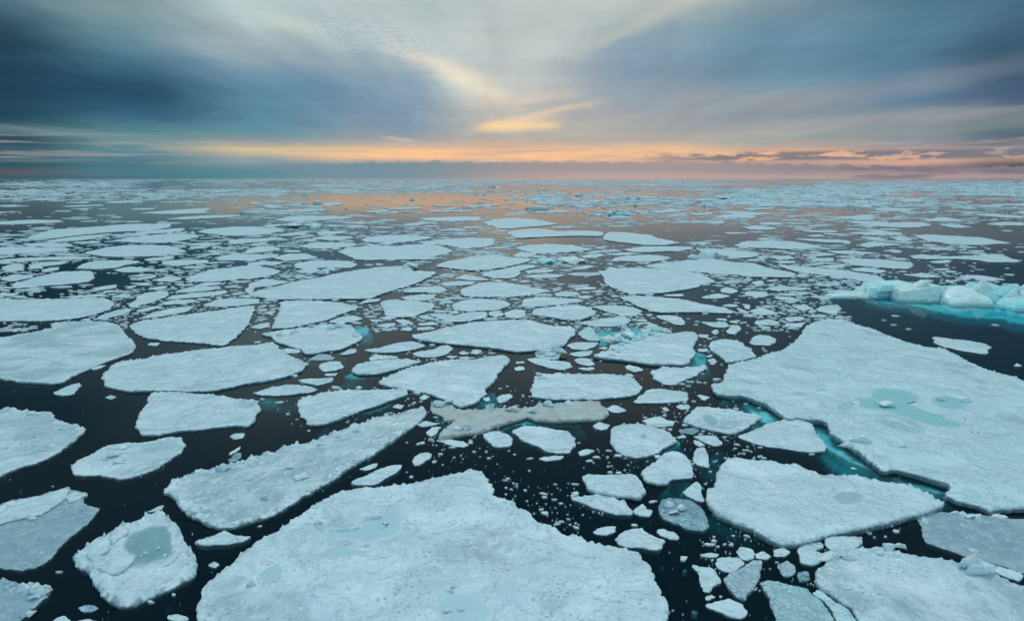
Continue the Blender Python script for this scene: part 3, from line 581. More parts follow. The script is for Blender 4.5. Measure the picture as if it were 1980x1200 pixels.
 ('F', 0.28, 0.1, 'w', 0.0, 'the green bellied floe', 'chunky floe with a green underwater belly, left behind the wedge floe', '679.5,717.4 689.6,703.5 714.8,698.5 752.7,693.4 783,693.4 815.9,697.2 800.7,703.5 770.4,711.1 742.6,718.7 717.4,722.5 692.1,722.5'),
 ('C', 0.2, 0.1, 'w', 0.0, '', 'medium sized white strip floe just behind the green bellied floe', '712.3,691.4 730,687.1 747.7,687.1 770.4,688.4 765.4,692.4 742.6,692.9 717.4,696'),
 ('F', 0.3, 0.15, 'w', 0.0, 'the broad pale floe', 'broad pale floe with a dull streak and rounded right end, behind the wedge floe', '794.4,646.7 828.5,641.7 866.4,632.8 904.2,624 947.2,620.2 980,617.7 985.3,617.7 1005.5,618.9 1025.7,618.9 1048.4,625.3 1076.2,630.3 1101.4,630.3 1114,639.1 1111.5,646.7 1097.6,655.6 1093.8,665.7 1076.2,673.2 1056,673.2 1030.7,677 1005.5,678.3 980.2,675.8 960,673.2 959.8,673.2 924.4,668.2 873.9,663.1 833.5,659.3 805.8,654.3'),
 ('F', 0.2, 0.1, 'w', 0.0, '', 'long white strip floe behind the broad pale floe, left of the round frosted floe', '828.5,606.3 853.7,605.1 873.9,610.1 909.3,603.8 942.1,602.5 942.1,612.6 909.3,620.2 868.9,621.5 848.7,615.2'),
 ('F', 0.22, 0.1, 'w', 0.0, 'the bun floe', 'plump bun shaped floe with a straight back, below the great wing floe', '737.6,581.8 760.3,578 808.3,581.8 838.6,586.9 841.1,591.9 820.9,602 795.7,612.1 762.8,612.1 745.2,609.6 742.6,599.5 735.1,589.4'),
 ('F', 0.18, 0.1, 'w', 0.0, '', 'medium sized white strip floe just behind the turquoise lipped floe', '634,622.7 651.7,613.9 682,608.8 704.7,615.2 682,621.5 656.8,624'),
 ('C', 0.12, 0.1, 'w', 0.0, '', 'small white flat floe left of the bun floe, behind the canoe floe', '712.3,616.4 740.1,617.7 730,622.7 717.4,621.5'),
 ('C', 0.14, 0.1, 'w', 0.0, '', 'small white flat floe just in front of the bun floe', '762.8,617.7 783,617.7 800.7,624 783,626.5 770.4,624'),
 ('C', 0.12, 0.1, 'w', 0.0, '', 'small white strip floe behind the broad pale floe, behind the green bellied floe', '808.3,625.3 833.5,621.5 846.2,625.3 828.5,629 810.8,629'),
 ('C', 0.12, 0.1, 'w', 0.0, '', 'small white strip floe left of the broad pale floe, behind the wedge floe', '805.8,632.8 833.5,630.3 843.6,634.1 828.5,637.9 808.3,637.9'),
 ('C', 0.12, 0.1, 'w', 0.0, '', 'tiny white flat floe left of the broad pale floe, right of the turquoise lipped floe', '775.5,632.8 795.7,632.8 793.1,639.1 780.5,637.9'),
 ('C', 0.14, 0.1, 'w', 0.0, '', 'small white stubby floe in front of the dirty floe, right of the sloped floe', '823.4,834.8 836.1,824.7 853.7,823.5 846.2,837.4 833.5,843.7'),
 ('C', 0.14, 0.1, 'w', 0.0, '', 'small white flat floe behind the long diagonal floe, right of the cigar floe', '805.8,819.7 823.4,812.1 838.6,815.9 853.7,817.2 838.6,822.2 815.9,824.7'),
 ('C', 0.12, 0.1, 'w', 0.0, '', 'medium sized white flat floe in front of the dirty floe, right of the cigar floe', '843.6,850 866.4,848.7 894.1,852.5 906.8,860.1 894.1,863.9 868.9,858.8'),
 ('C', 0.1, 0.1, 'w', 0.0, '', 'tiny white rounded chunk just left of the dirty floe', '803.2,857.6 818.4,852.5 820.9,856.3 805.8,860.1'),
 ('C', 0.1, 0.1, 'w', 0.0, '', 'small white rounded chunk behind the long diagonal floe, in front of the green bellied floe', '757.8,786.9 767.9,780.6 780.5,783.1 775.5,789.4'),
 ('C', 0.12, 0.1, 'w', 0.0, '', 'tiny white rounded chunk just behind the sloped floe', '687.1,749 694.6,745.2 702.2,749 694.6,752'),
 ('C', 0.12, 0.1, 'w', 0.0, '', 'tiny white rounded chunk in front of the wedge floe, right of the sloped floe', '813.3,766.7 820.9,761.6 832.3,765.4 815.9,773'),
 ('C', 0.08, 0.1, 'w', 0.0, '', 'tiny white rounded chunk in front of the dirty floe, right of the long diagonal floe', '904.2,853.8 914.3,851.3 914.3,856.3 906.8,857.1'),
 ('C', 0.14, 0.1, 'w', 0.0, '', 'small white stubby floe just behind the dirty floe', '958,768 970,762 988,761 990,767 975,775 964,778'),
 ('C', 0.14, 0.1, 'w', 0.0, '', 'small white rounded chunk in front of the broad pale floe, left of the loaf floe', '909.3,680.8 919.4,674.5 934.5,675.8 921.9,685.9'),
 ('C', 0.14, 0.1, 'w', 0.0, '', 'small white flat floe behind the wedge floe, right of the green bellied floe', '886.6,680.8 896.7,677 909.3,682.1 894.1,684.6'),
 ('C', 0.12, 0.1, 'w', 0.0, '', 'small white flat floe behind the wedge floe, behind the dirty floe', '861.3,687.1 884,688.4 873.9,692.2'),
 ('C', 0.12, 0.1, 'w', 0.0, '', 'small white sliver of ice behind the wedge floe, behind the dirty floe', '884,689.6 919.4,690.9 904.2,693.9'),
 ('C', 0.12, 0.1, 'w', 0.0, '', 'tiny white rounded chunk in front of the wedge floe, left of the almond floe', '934.5,769.2 944.6,766.7 949.7,771.7 939.6,775.5'),
 ('C', 0.14, 0.1, 'w', 0.0, '', 'small white flat floe just right of the axe floe', '482.5,632.8 500.2,625.3 521.7,622.7 521.7,630.3 502.7,635.4'),
 ('C', 0.12, 0.1, 'w', 0.0, '', 'tiny white flat floe behind the long rough floe, in front of the great wing floe', '490.1,660.6 505.3,658.1 505.3,661.9 492.6,663.1'),
 ('C', 0.12, 0.1, 'w', 0.0, '', 'small white flat floe behind the long rough floe, behind the slipper floe', '543.1,675.8 555.8,672 581,675 578.5,680.3 550.7,682.1'),
 ('F', 0.25, 0.1, 'w', 0.0, 'the surfboard floe', 'white surfboard shaped floe behind the turquoise hummock', '1109,624 1136.8,620.2 1174.6,613.9 1207.5,611.4 1220.1,618.9 1212.5,625.3 1182.2,630.3 1151.9,630.3 1131.7,627.8'),
 ('F', 0.2, 0.1, 'w', 0.0, '', 'medium sized white flat floe in front of the ski floe, right of the surfboard floe', '1268.1,610.1 1290.8,608.8 1318.6,613.9 1326.2,622.7 1321.1,627.8 1306,626.5 1283.2,617.7'),
 ('F', 0.4, 0.08, 'w', 0.0, 'the rubble floe', 'thick white floe with a ridge of ice rubble along its back left edge', '1146.9,687.1 1162,680.8 1177.2,675.8 1182.2,666.9 1202.4,664.4 1227.7,655.6 1242.8,646.7 1255.5,640.4 1275.7,640.4 1295.9,644.9 1313.5,641.7 1343.8,640.4 1350.2,650.5 1340.1,666.9 1346.4,680.8 1336.3,693.4 1328.7,702.3 1308.5,704 1275.7,702.3 1237.8,699.7 1199.9,693.4 1177.2,690.9'),
 ('F', 0.3, 0.3, 'q', 0.0, '', 'green tinted piece of ice joined to the left of the turquoise hummock', '1119.1,642.9 1131.7,632.8 1144.3,631.6 1151.9,645.5 1160.8,650.5 1154.4,657.6 1136.8,656.8 1124.1,651.8'),
 ('F', 0.18, 0.1, 'w', 0.0, '', 'medium sized white flat floe just right of the broad pale floe', '1093.8,666.9 1111.5,661.9 1141.8,660.6 1159.5,661.9 1146.9,670.7 1131.7,675.8 1106.5,674.5'),
 ('F', 0.16, 0.1, 'w', 0.0, '', 'medium sized white flat floe left of the rubble floe, in front of the surfboard floe', '1098.9,683.3 1116.6,678.3 1146.9,677 1144.3,684.6 1124.1,688.4 1109,687.1'),
 ('C', 0.14, 0.1, 'w', 0.0, '', 'tiny white flat floe left of the rubble floe, behind the loaf floe', '1155.7,672 1169.6,668.2 1175.9,672 1169.6,675.8'),
 ('F', 0.3, 0.1, 'w', 0.0, 'the ridged chunk', 'knobbly white chunk sitting just in front of the broad pale floe', '1035.8,683.3 1045.9,678.3 1066.1,678.8 1083.7,675.8 1086.3,683.3 1076.2,693.4 1056,693.4 1040.8,688.4'),
 ('F', 0.18, 0.1, 'w', 0.0, '', 'long white flat floe behind the loaf floe, behind the dirty floe', '1015.6,693.4 1035.8,690.9 1066.1,696.5 1096.4,698 1109,708.6 1086.3,714.9 1066.1,711.1 1035.8,702.3'),
 ('F', 0.16, 0.2, 'w', 0.0, '', 'small white flat floe left of the rubble floe, in front of the surfboard floe', '1111.5,694.7 1124.1,690.9 1141.8,693.4 1151.9,704.8 1136.8,706.1 1119.1,702.3'),
 ('C', 0.14, 0.1, 'w', 0.0, '', 'small white strip floe behind the loaf floe, behind the dirty floe', '1116.6,711.1 1146.9,708.6 1149.4,712.4 1134.2,715.7'),
 ('F', 0.16, 0.1, 'w', 0.0, '', 'small white flat floe just in front of the rubble floe', '1204.9,707.3 1217.6,704.8 1232.7,708.6 1245.4,713.6 1227.7,718.2 1212.5,713.6'),
 ('F', 0.2, 0.2, 'w', 0.0, 'the boot floe', 'boot shaped floe with a round heel, in front of the rubble floe', '1259.2,717.4 1278.2,708.6 1303.4,711.1 1338.8,709.8 1366.6,704.8 1367.8,711.1 1348.9,723.7 1323.6,733.8 1300.9,743.9 1280.7,740.2 1265.6,731.3 1260.5,723.7'),
 ('C', 0.12, 0.1, 'w', 0.0, '', 'small white rounded chunk right of the wedge floe, left of the round frosted floe', '992.8,711.1 1002.9,706.1 1016.8,708.6 1013,713.6 997.9,715.7'),
 ('C', 0.12, 0.1, 'w', 0.0, '', 'tiny white flat floe right of the wedge floe, left of the round frosted floe', '997.9,699.7 1013,697.2 1014.3,701 1000.4,702.3'),
 ('F', 0.16, 0.1, 'w', 0.0, '', 'small white stubby floe just right of the dirty floe', '1172.1,789.4 1187.3,781.8 1199.9,785.6 1211.3,793.2 1194.8,798.2 1179.7,794.4'),
 ('F', 0.14, 0.1, 'w', 0.0, '', 'small white stubby floe just left of the teardrop floe', '1149.4,822.2 1159.5,815.9 1182.2,822.2 1174.6,828.5 1162,831.1 1151.9,827.3'),
 ('F', 0.14, 0.5, 'w', 0.0, '', 'frosted pale floe just behind the teardrop floe', '1242.8,812.1 1258,805.8 1278.2,804.5 1285.8,812.1 1306,814.6 1303.4,822.2 1275.7,824.7 1250.4,819.7'),
 ('C', 0.12, 0.1, 'w', 0.0, '', 'tiny white rounded chunk in front of the trapezoid floe, right of the loaf floe', '1282,788.1 1287,785.6 1291.3,793.2 1284.5,793.2'),
 ('C', 0.14, 0.1, 'w', 0.0, '', 'small white flat floe in front of the trapezoid floe, left of the giant floe', '1304.7,785.6 1313.5,780.6 1331.2,780.6 1335,786.9 1318.6,790.7'),
 ('C', 0.14, 0.1, 'w', 0.0, '', 'small white rounded chunk just left of the giant floe', '1348.9,762.9 1374.1,766.7 1364,773 1356.5,771.7'),
 ('C', 0.14, 0.1, 'w', 0.0, '', 'tiny white rounded chunk just right of the boot floe', '1369.1,694.7 1379.2,692.2 1389.3,698.5 1376.7,704.8'),
 ('C', 0.12, 0.1, 'w', 0.0, '', 'tiny white rounded chunk just left of the lobe floe', '1361.5,689.6 1376.7,684.6 1374.1,690.9'),
 ('C', 0.14, 0.1, 'w', 0.0, '', 'medium sized white flat floe behind the tooth floe, behind the kite floe', '1341.3,842.4 1364,841.2 1381.7,841.2 1395.6,855.1 1384.2,861.4 1364,855.1 1351.4,848.7'),
 ('C', 0.12, 0.2, 'w', 0.0, '', 'small white rounded chunk behind the tooth floe, left of the kite floe', '1340.1,850.5 1351.4,851.3 1364,860.1 1353.9,862.6 1343.8,857.6'),
 ('C', 0.1, 0.1, 'w', 0.0, '', 'tiny white flat floe just right of the teardrop floe', '1306,843.7 1323.6,839.9 1326.2,844.9 1313.5,847.5'),
 ('C', 0.1, 0.1, 'w', 0.0, '', 'small white stubby floe just right of the almond floe', '1116.6,872.7 1134.2,867.7 1146.9,870.2 1136.8,877.8 1121.6,880.3'),
 ('C', 0.12, 0.1, 'w', 0.0, '', 'medium sized white strip floe just in front of the almond floe', '1040.8,885.4 1061,881.6 1091.3,880.3 1086.3,885.4 1058.5,890.4'),
 ('C', 0.1, 0.1, 'w', 0.0, '', 'tiny white rounded chunk just behind the cracked floe', '1264.3,879 1273.1,877.8 1278.2,880.8 1270.6,884.8'),
 ('C', -0.03, 0.6, 'g', 0.0, '', 'small dull grey flat floe just in front of the frosted floe', '1311,832.3 1333.7,826 1353.9,829.8 1338.8,839.9'),
 ('F', 0.14, 0.1, 'w', 0.0, '', 'medium sized white flat floe in front of the ski floe, behind the giant floe', '1353.9,621.5 1376.7,622.7 1389.3,620.2 1404.4,622.7 1409.5,630.3 1389.3,632.8 1371.6,629'),
 ('C', 0.14, 0.1, 'w', 0.0, '', 'tiny white flat floe in front of the ski floe, right of the plate floe', '1412,621.5 1422.1,617.7 1432.2,618.9 1422.1,624'),
 ('C', 0.14, 0.1, 'w', 0.0, '', 'tiny white rounded chunk behind the lobe floe, behind the giant floe', '1374.1,641.7 1384.2,636.6 1390.6,641.7 1384.2,646.7'),
 ('C', 0.18, 0.1, 'w', 0.0, '', 'small white rounded chunk behind the lobe floe, right of the boot floe', '1404.4,637.9 1414.5,629 1427.2,629 1432.2,635.4 1419.6,645.5 1409.5,644.2'),
 ('C', 0.14, 0.1, 'w', 0.0, '', 'tiny white flat floe right of the rubble floe, left of the giant floe', '1351.4,645.5 1371.6,646.7 1369.1,653 1353.9,651.8'),
 ('C', 0.14, 0.1, 'w', 0.0, '', 'small white flat floe right of the rubble floe, in front of the ski floe', '1347.6,673.2 1369.1,673.2 1370.4,678.3 1348.9,679.5'),
 ('F', 0.18, 0.1, 'w', 0.0, '', 'medium sized white flat floe behind the lobe floe, right of the boot floe', '1446.7,660 1463.3,646.7 1490,648.3 1500,656.7 1490,666.7 1456.7,666.7'),
 ('F', 0.2, 0.1, 'w', 0.0, '', 'medium sized white flat floe right of the ski floe, right of the rubble floe', '1456.7,621.7 1483.3,615 1510,623.3 1496.7,628.3 1463.3,628.3'),
 ('C', 0.16, 0.1, 'w', 0.0, '', 'small white flat floe behind the giant floe, right of the lobe floe', '1516.7,611.7 1553.3,611.7 1550,620 1523.3,620'),
 ('C', 0.16, 0.1, 'w', 0.0, '', 'small white flat floe behind the giant floe, in front of the humped back floe', '1520,625 1546.7,623.3 1560,623.3 1540,633.3 1523.3,630'),
 ('F', 0.25, 0.1, 'w', 0.0, '', 'medium sized white flat floe right of the ski floe, right of the plate floe', '1450,600 1466.7,593.3 1493.3,600 1506.7,606.7 1486.7,608.3 1460,606.7'),
 ('F', 0.2, 0.1, 'w', 0.0, '', 'small white flat floe behind the giant floe, right of the ski floe', '1533.3,591.7 1553.3,588.3 1573.3,595 1553.3,600'),
 ('F', 0.3, 0.1, 'w', 0.0, '', 'white humped floe beside the dark water near the left tip of the iceberg', '1573.3,597.3 1600,590 1620,588.3 1628.3,595 1616.7,605 1593.3,603.3'),
 ('F', 0.18, 0.1, 'w', 0.0, 'the plank floe', 'rectangular plank of ice adrift in dark water between the iceberg and the giant floe', '1805,653.3 1810,650.7 1860,656.7 1903.3,663.3 1915,670 1906.7,683.3 1873.3,680 1823.3,670 1806.7,661.7'),
 ('C', 0.14, 0.1, 'w', 0.0, '', 'tiny white flat floe behind the giant floe, right of the long pointed floe', '1956.7,705 1966.7,701.7 1975,706.7 1963.3,708.3'),
 ('F', 0.25, 0.1, 'w', 0.0, 'the blade floe', 'long blade shaped floe with square right end, behind crowded floes at far left', '50.5,460.6 75.8,450.5 106.1,442.9 151.5,440.4 202,436.6 252.5,432.8 330.8,432.3 330.8,439.1 277.8,446.7 239.9,446.7 202,449.2 151.5,454.3 101,460.6 65.7,463.1'),
 ('F', 0.2, 0.1, 'w', 0.0, '', 'long white sliver of ice in front of the blade floe, left of the swallowtail floe', '85.9,464.9 121.2,460.6 161.6,455.6 197,452.5 222.2,451 191.9,458.6 151.5,464.9 106.1,466.7'),
 ('F', 0.2, 0.1, 'w', 0.0, '', 'long white sliver of ice just behind the spiky floe', '252.5,451.8 290.4,445.5 353.5,440.4 358.6,443.4 340.9,448 290.4,451.8'),
 ('F', 0.25, 0.1, 'w', 0.0, 'the spiky floe', 'floe with a spiky snow crest on its right half, in front of the blade floe', '214.6,465.7 252.5,459.3 303,453.5 340.9,450.5 373.7,451.8 386.4,456.8 353.5,464.4 318.2,469.4 272.7,468.7'),
 ('F', 0.25, 0.1, 'w', 0.0, 'the swallowtail floe', 'thin swallow tailed floe alone in open water near the far left', '267.7,412.1 303,408.8 353.5,405.1 404,402 406.6,405.1 393.9,407.6 404,411.4 328.3,413.9'),
 ('F', 0.2, 0.1, 'w', 0.0, '', 'long white sliver of ice just in front of the swallowtail floe', '323.2,423.2 358.6,418.9 404,416.4 462.1,415.2 464.6,418.2 404,421.5 353.5,424'),
 ('F', 0.25, 0.1, 'w', 0.0, 'the needle floe', 'thin needle floe reaching in from the left picture edge over open water', '0,427.8 37.9,425.8 63.1,424.7 113.6,425.3 125,428.3 75.8,431.6 25.3,433.3 0,434.1 -15.2,432.8 -15.2,428.3'),
 ('F', 0.25, 0.1, 'w', 0.0, 'the moustache floe', 'wide pale moustache shaped floe with two drooping ends, in front of the spiky floe', '161.6,488.4 202,478.3 252.5,473.2 328.3,474.5 340.9,478.3 363.6,485.9 328.3,490.9 303,494.7 252.5,496 202,495.5'),
 ('F', 0.2, 0.1, 'w', 0.0, '', 'long white sliver of ice left of the moustache floe, left of the spiky floe', '0,477 50.5,477.8 106.1,478.8 141.4,481.3 101,487.1 50.5,488.4 0,493.4 -15.2,490.9'),
 ('F', 0.2, 0.1, 'w', 0.0, '', 'long white sliver of ice left of the moustache floe, in front of the needle floe', '0,502.3 50.5,498 106.1,496 197,497 161.6,500.5 101,502.3 25.3,505.6 0,506.1'),
 ('F', 0.2, 0.1, 'w', 0.0, '', 'long white sliver of ice in front of the blade floe, behind the ramp floe', '42.9,470.7 88.4,470.2 136.4,470.7 141.4,475.8 96,476.5 55.6,475.8'),
 ('F', 0.22, 0.1, 'w', 0.0, '', 'long white strip floe in front of the moustache floe, behind the doorstep floe', '146.5,518.7 164.1,508.6 191.9,503.5 252.5,502.3 272.7,506.1 239.9,512.4 222.2,517.4 186.9,519.9'),
 ('F', 0.22, 0.1, 'w', 0.0, 'the ramp floe', 'sloping ramp shaped floe with a square right end, behind the doorstep floe', '20.2,549 50.5,541.4 85.9,531.3 121.2,525 161.6,523.2 176.8,523.7 181.8,536.4 171.7,543.9 126.3,549 75.8,552.8 30.3,556.6'),
 ('F', 0.25, 0.12, 'w', 0.0, 'the doorstep floe', 'wide flat floe like a doorstep at the left picture edge, behind the ringed floe', '0,576.8 50.5,579.3 101,576.8 141.4,578 176.8,574.2 207.1,576.8 222.2,586.9 212.1,597 181.8,607.1 146.5,614.6 101,619.2 0,619.7 -37.9,617.2 -37.9,579.3'),
 ('F', 0.22, 0.1, 'w', 0.0, 'the arched floe', 'pale arched floe touching the left tip of the great wing floe', '356.1,540.2 378.8,528.8 409.1,521.2 454.5,516.2 500,511.1 495.2,513.6 525.5,518.7 543.1,523.7 528,531.3 500.2,536.4 480,540.2 467.2,537.6 416.7,543.9 373.7,544.4'),
 ('F', 0.2, 0.1, 'w', 0.0, '', 'medium sized white stubby floe right of the doorstep floe, in front of the moustache floe', '265.2,574.2 277.8,566.7 310.6,561.6 325.8,564.1 323.2,573 282.8,586.9 257.6,591.9 250,589.4'),
 ('F', 0.18, 0.1, 'w', 0.0, '', 'medium sized white strip floe left of the arched floe, behind the axe floe', '290.4,541.4 323.2,533.8 348.5,536.4 351,540.2 315.7,543.9'),
 ('F', 0.18, 0.1, 'w', 0.0, '', 'long white strip floe in front of the arched floe, left of the dagger floe', '323.2,576.3 333.3,570.5 393.9,564.1 439.4,561.6 441.9,565.4 404,571.7 363.6,575.8 335.9,577.8'),
 ('F', 0.18, 0.1, 'w', 0.0, '', 'medium sized white strip floe behind the axe floe, right of the ringed floe', '313.1,584.8 328.3,580.3 373.7,577.8 378.8,581.8 358.6,586.9 323.2,588.1'),
 ('F', 0.18, 0.1, 'w', 0.0, '', 'long white strip floe left of the great wing floe, left of the turquoise lipped floe', '393.9,588.1 419.2,579.3 454.5,575.5 500,578 497.7,581.8 505.3,585.6 479.8,588.1 429.3,593.2 404,591.9'),
 ('F', 0.18, 0.1, 'w', 0.0, '', 'long white flat floe behind the axe floe, behind the long rough floe', '272.7,612.1 303,602 340.9,594.4 368.7,590.7 376.3,594.4 358.6,602 315.7,610.9 282.8,614.6'),
 ('F', 0.18, 0.1, 'w', 0.0, '', 'medium sized white flat floe behind the axe floe, right of the ramp floe', '262.6,599.5 303,590.7 313.1,591.9 290.4,599.5 267.7,603.3'),
 ('F', 0.18, 0.1, 'w', 0.0, '', 'medium sized white flat floe right of the doorstep floe, behind the long rough floe', '189.4,612.1 214.6,602 247.5,594.4 255.1,599.5 237.4,608.3 202,614.6'),
 ('F', 0.16, 0.1, 'w', 0.0, '', 'small white strip floe right of the doorstep floe, in front of the moustache floe', '217.2,573 237.4,567.9 252.5,570.5 242.4,575.5'),
 ('F', 0.16, 0.1, 'w', 0.0, '', 'medium sized white sliver of ice just behind the doorstep floe', '121.2,573.7 151.5,571.2 197,567.9 207.1,570.5 181.8,573.7 141.4,575.5'),
 ('F', 0.22, 0.1, 'w', 0.0, 'the seal floe', 'smooth seal shaped floe tapering to the right, in front of the lozenge of hummocked ice', '381.3,448 404,441.7 454.5,437.9 500,437.9 517.9,440.4 553.2,444.2 525.5,450.5 495.2,454.3 454.5,455.6 414.1,453 393.9,450.5'),
 ('F', 0.2, 0.1, 'w', 0.0, '', 'long white sliver of ice in front of the seal floe, right of the moustache floe', '441.9,464.4 467.2,461.9 500,460.6 525.5,459.3 550.7,460.6 517.9,465.7 480,469.4 444.4,472'),
 ('F', 0.16, 0.1, 'w', 0.0, '', 'medium sized white sliver of ice just right of the spiky floe', '356.1,472 391.4,468.7 424.2,469.4 426.8,472 393.9,475.3'),
 ('F', 0.2, 0.1, 'w', 0.0, '', 'long white sliver of ice behind the arched floe, right of the spiky floe', '416.7,497.2 441.9,492.2 500,490.9 510.3,492.2 540.6,490.9 530.5,497.2 500.2,501.5 479.8,503 424.2,503.5'),
 ('F', 0.18, 0.1, 'w', 0.0, '', 'long white sliver of ice in front of the moustache floe, right of the blade floe', '310.6,504 353.5,502 404,502.3 401.5,507.3 340.9,513.6 315.7,511.1'),
 ('F', 0.18, 0.1, 'w', 0.0, '', 'medium sliver of ice in front of the moustache floe, left of the seal floe', '275.3,501 303,497.2 340.9,497.2 328.3,501.5 287.9,504.3'),
 ('F', 0.16, 0.1, 'w', 0.0, '', 'medium sized white strip floe behind the ramp floe, behind the doorstep floe', '65.7,508.6 101,505.6 136.4,505.6 116.2,511.1 80.8,514.9'),
 ('F', 0.18, 0.1, 'w', 0.0, '', 'medium sized white flat floe behind the ramp floe, in front of the needle floe', '0,516.2 25.3,509.8 45.5,511.1 48,518.7 15.2,523.7'),
 ('F', 0.16, 0.1, 'w', 0.0, '', 'small white flat floe behind the ramp floe, left of the spiky floe', '75.8,523.7 96,516.9 116.2,515.7 113.6,521.2 85.9,526.3'),
 ('F', 0.18, 0.1, 'w', 0.0, '', 'medium sized white strip floe just left of the ramp floe', '0,538.9 25.3,530.1 63.1,531.3 60.6,536.4 20.2,543.9'),
 ('F', 0.18, 0.1, 'w', 0.0, '', 'long white strip floe in front of the arched floe, right of the doorstep floe', '335.9,564.1 366.2,554 404,552.8 429.3,555.3 404,561.6 353.5,565.4'),
 ('F', 0.16, 0.1, 'w', 0.0, '', 'small white flat floe left of the arched floe, right of the ramp floe', '285.4,556.6 323.2,551.5 320.7,556.6 298,560.4'),
 ('F', 0.16, 0.1, 'w', 0.0, '', 'medium sized white flat floe just right of the ramp floe', '176.8,556.6 209.6,551.5 227.3,550.3 219.7,556.6 186.9,561.6'),
 ('F', 0.16, 0.1, 'w', 0.0, '', 'small white flat floe left of the arched floe, in front of the spiky floe', '262.6,537.6 303,531.3 298,536.4 267.7,541.4'),
 ('F', 0.16, 0.1, 'w', 0.0, '', 'medium sized white strip floe in front of the moustache floe, right of the doorstep floe', '217.2,521.2 252.5,514.9 277.8,517.4 298,518.7 277.8,525 242.4,526.3'),
 ('F', 0.16, 0.1, 'w', 0.0, '', 'small white rounded chunk behind the ramp floe, in front of the needle floe', '58.1,511.1 65.7,507.3 85.9,518.7 60.6,518.7'),
 ('F', 0.16, 0.1, 'w', 0.0, '', 'medium sized white strip floe in front of the arched floe, left of the dagger floe', '373.7,554 393.9,546.5 424.2,545.2 429.3,549 404,551.5'),
 ('F', 0.16, 0.1, 'w', 0.0, '', 'small white stubby floe left of the great wing floe, left of the irregular pale floe', '469.7,561.6 484.8,551.5 500,549 487.6,561.6 494.9,571.7'),
 ('F', 0.3, 0.1, 'w', 0.0, 'the great wing floe', 'great white wing shaped floe sweeping to a point on the right', '495.2,561.6 530.5,554 570.9,543.9 611.3,537.6 644.1,528.8 694.6,521.2 732.5,516.2 770.4,513.6 793.1,514.9 798.2,523.7 843.6,525 828.5,536.4 783,554 745.2,564.1 722.4,574.2 702.2,576.8 656.8,576.8 606.3,576.8 530.5,578 505.3,574.2 480,569.2'),
 ('F', 0.25, 0.1, 'w', 0.0, 'the turtle floe', 'broad white floe like a turtle shell, right behind the great wing floe', '651.7,485.9 666.9,479.5 707.3,475.8 757.8,475.8 808.3,472 846.2,473.2 858.8,478.3 879,484.6 846.2,493.4 815.9,501 757.8,501 707.3,502.3 689.6,501 671.9,493.4'),
 ('F', 0.22, 0.1, 'w', 0.0, 'the oyster floe', 'oval oyster shaped floe just behind the turtle floe', '694.6,464.4 712.3,458.1 747.7,454.3 783,453.5 828.5,456.8 833.5,460.6 798.2,465.7 757.8,469.4 717.4,468.2'),
 ('F', 0.22, 0.1, 'w', 0.0, '', 'long white strip floe just behind the turtle floe', '808.3,468.2 858.8,461.9 909.3,459.3 957.3,460.6 954.7,473.2 929.5,478.3 884,478.3 853.7,471.5 820.9,471.5'),
 ('F', 0.25, 0.1, 'w', 0.0, 'the pillow floe', 'pillow shaped floe right of the turtle floe, at the edge of orange reflections', '838.6,514.9 858.8,506.1 896.7,498.5 934.5,493.4 980,489.6 960,493.9 997.9,497.7 1028.2,501 1010.5,508.6 975.2,516.2 960,517.4 947.2,521.2 909.3,522.5 873.9,517.4'),
 ('F', 0.2, 0.1, 'w', 0.0, '', 'long white sliver of ice left of the manta floe, left of the leaf floe', '808.3,422.7 833.5,420.2 884,418.9 929.5,418.9 932,424 884,427.3 833.5,427.3'),
 ('F', 0.25, 0.1, 'w', 0.0, 'the manta floe', 'manta shaped floe with a long thin right tail lying on orange water', '932,430.3 959.8,422.7 980,421.5 997.9,421.5 1035.8,424 1061,429 1081.2,432.8 1048.4,436.6 1010.5,439.1 985.3,441.7 960,440.4 954.7,437.9'),
 ('F', 0.22, 0.1, 'w', 0.0, '', 'long white sliver of ice right of the seal floe, right of the spiky floe', '530.5,425.3 555.8,418.9 593.6,416.4 631.5,418.2 677,418.9 682,421.5 641.6,424 606.3,426.5 555.8,427.8'),
 ('F', 0.2, 0.1, 'w', 0.0, '', 'long white sliver of ice just left of the turtle floe', '576,475.8 601.2,469.4 641.6,468.2 687.1,469.4 689.6,474.5 656.8,478.3 621.4,480.8 591.1,478.8'),
 ('F', 0.2, 0.1, 'w', 0.0, '', 'long white strip floe just behind the irregular pale floe', '525.5,498.5 555.8,490.9 586.1,489.6 616.4,497.2 596.2,501 555.8,503.5'),
 ('F', 0.22, 0.1, 'w', 0.0, 'the irregular pale floe', 'pale irregular floe close behind the middle of the great wing floe', '565.9,511.1 606.3,503.5 641.6,503.5 677,504.8 694.6,511.1 677,517.4 631.5,516.2 586.1,520.7 570.9,516.2'),
 ('F', 0.18, 0.1, 'w', 0.0, '', 'medium sized white strip floe just in front of the irregular pale floe', '570.9,523.7 586.1,521.2 611.3,518.7 621.4,522.5 606.3,527.5 586.1,527.5'),
 ('F', 0.2, 0.1, 'w', 0.0, '', 'medium sized white strip floe in front of the seal floe, right of the moustache floe', '480,480.8 505.3,474.5 535.6,477 540.6,482.1 510.3,487.1 480,489.6 472.2,488.4 479.8,480.8'),
 ('F', 0.18, 0.1, 'w', 0.0, '', 'medium sized white strip floe left of the great wing floe, right of the axe floe', '480,549 500.2,542.7 512.8,537.6 530.5,540.7 563.3,543.9 530.5,551.5 495.2,555.3 480,554'),
 ('F', 0.18, 0.1, 'w', 0.0, '', 'medium sized white sliver of ice left of the oyster floe, behind the irregular pale floe', '606.3,448 631.5,446.7 666.9,446.7 674.4,449.2 641.6,453 613.8,451.8'),
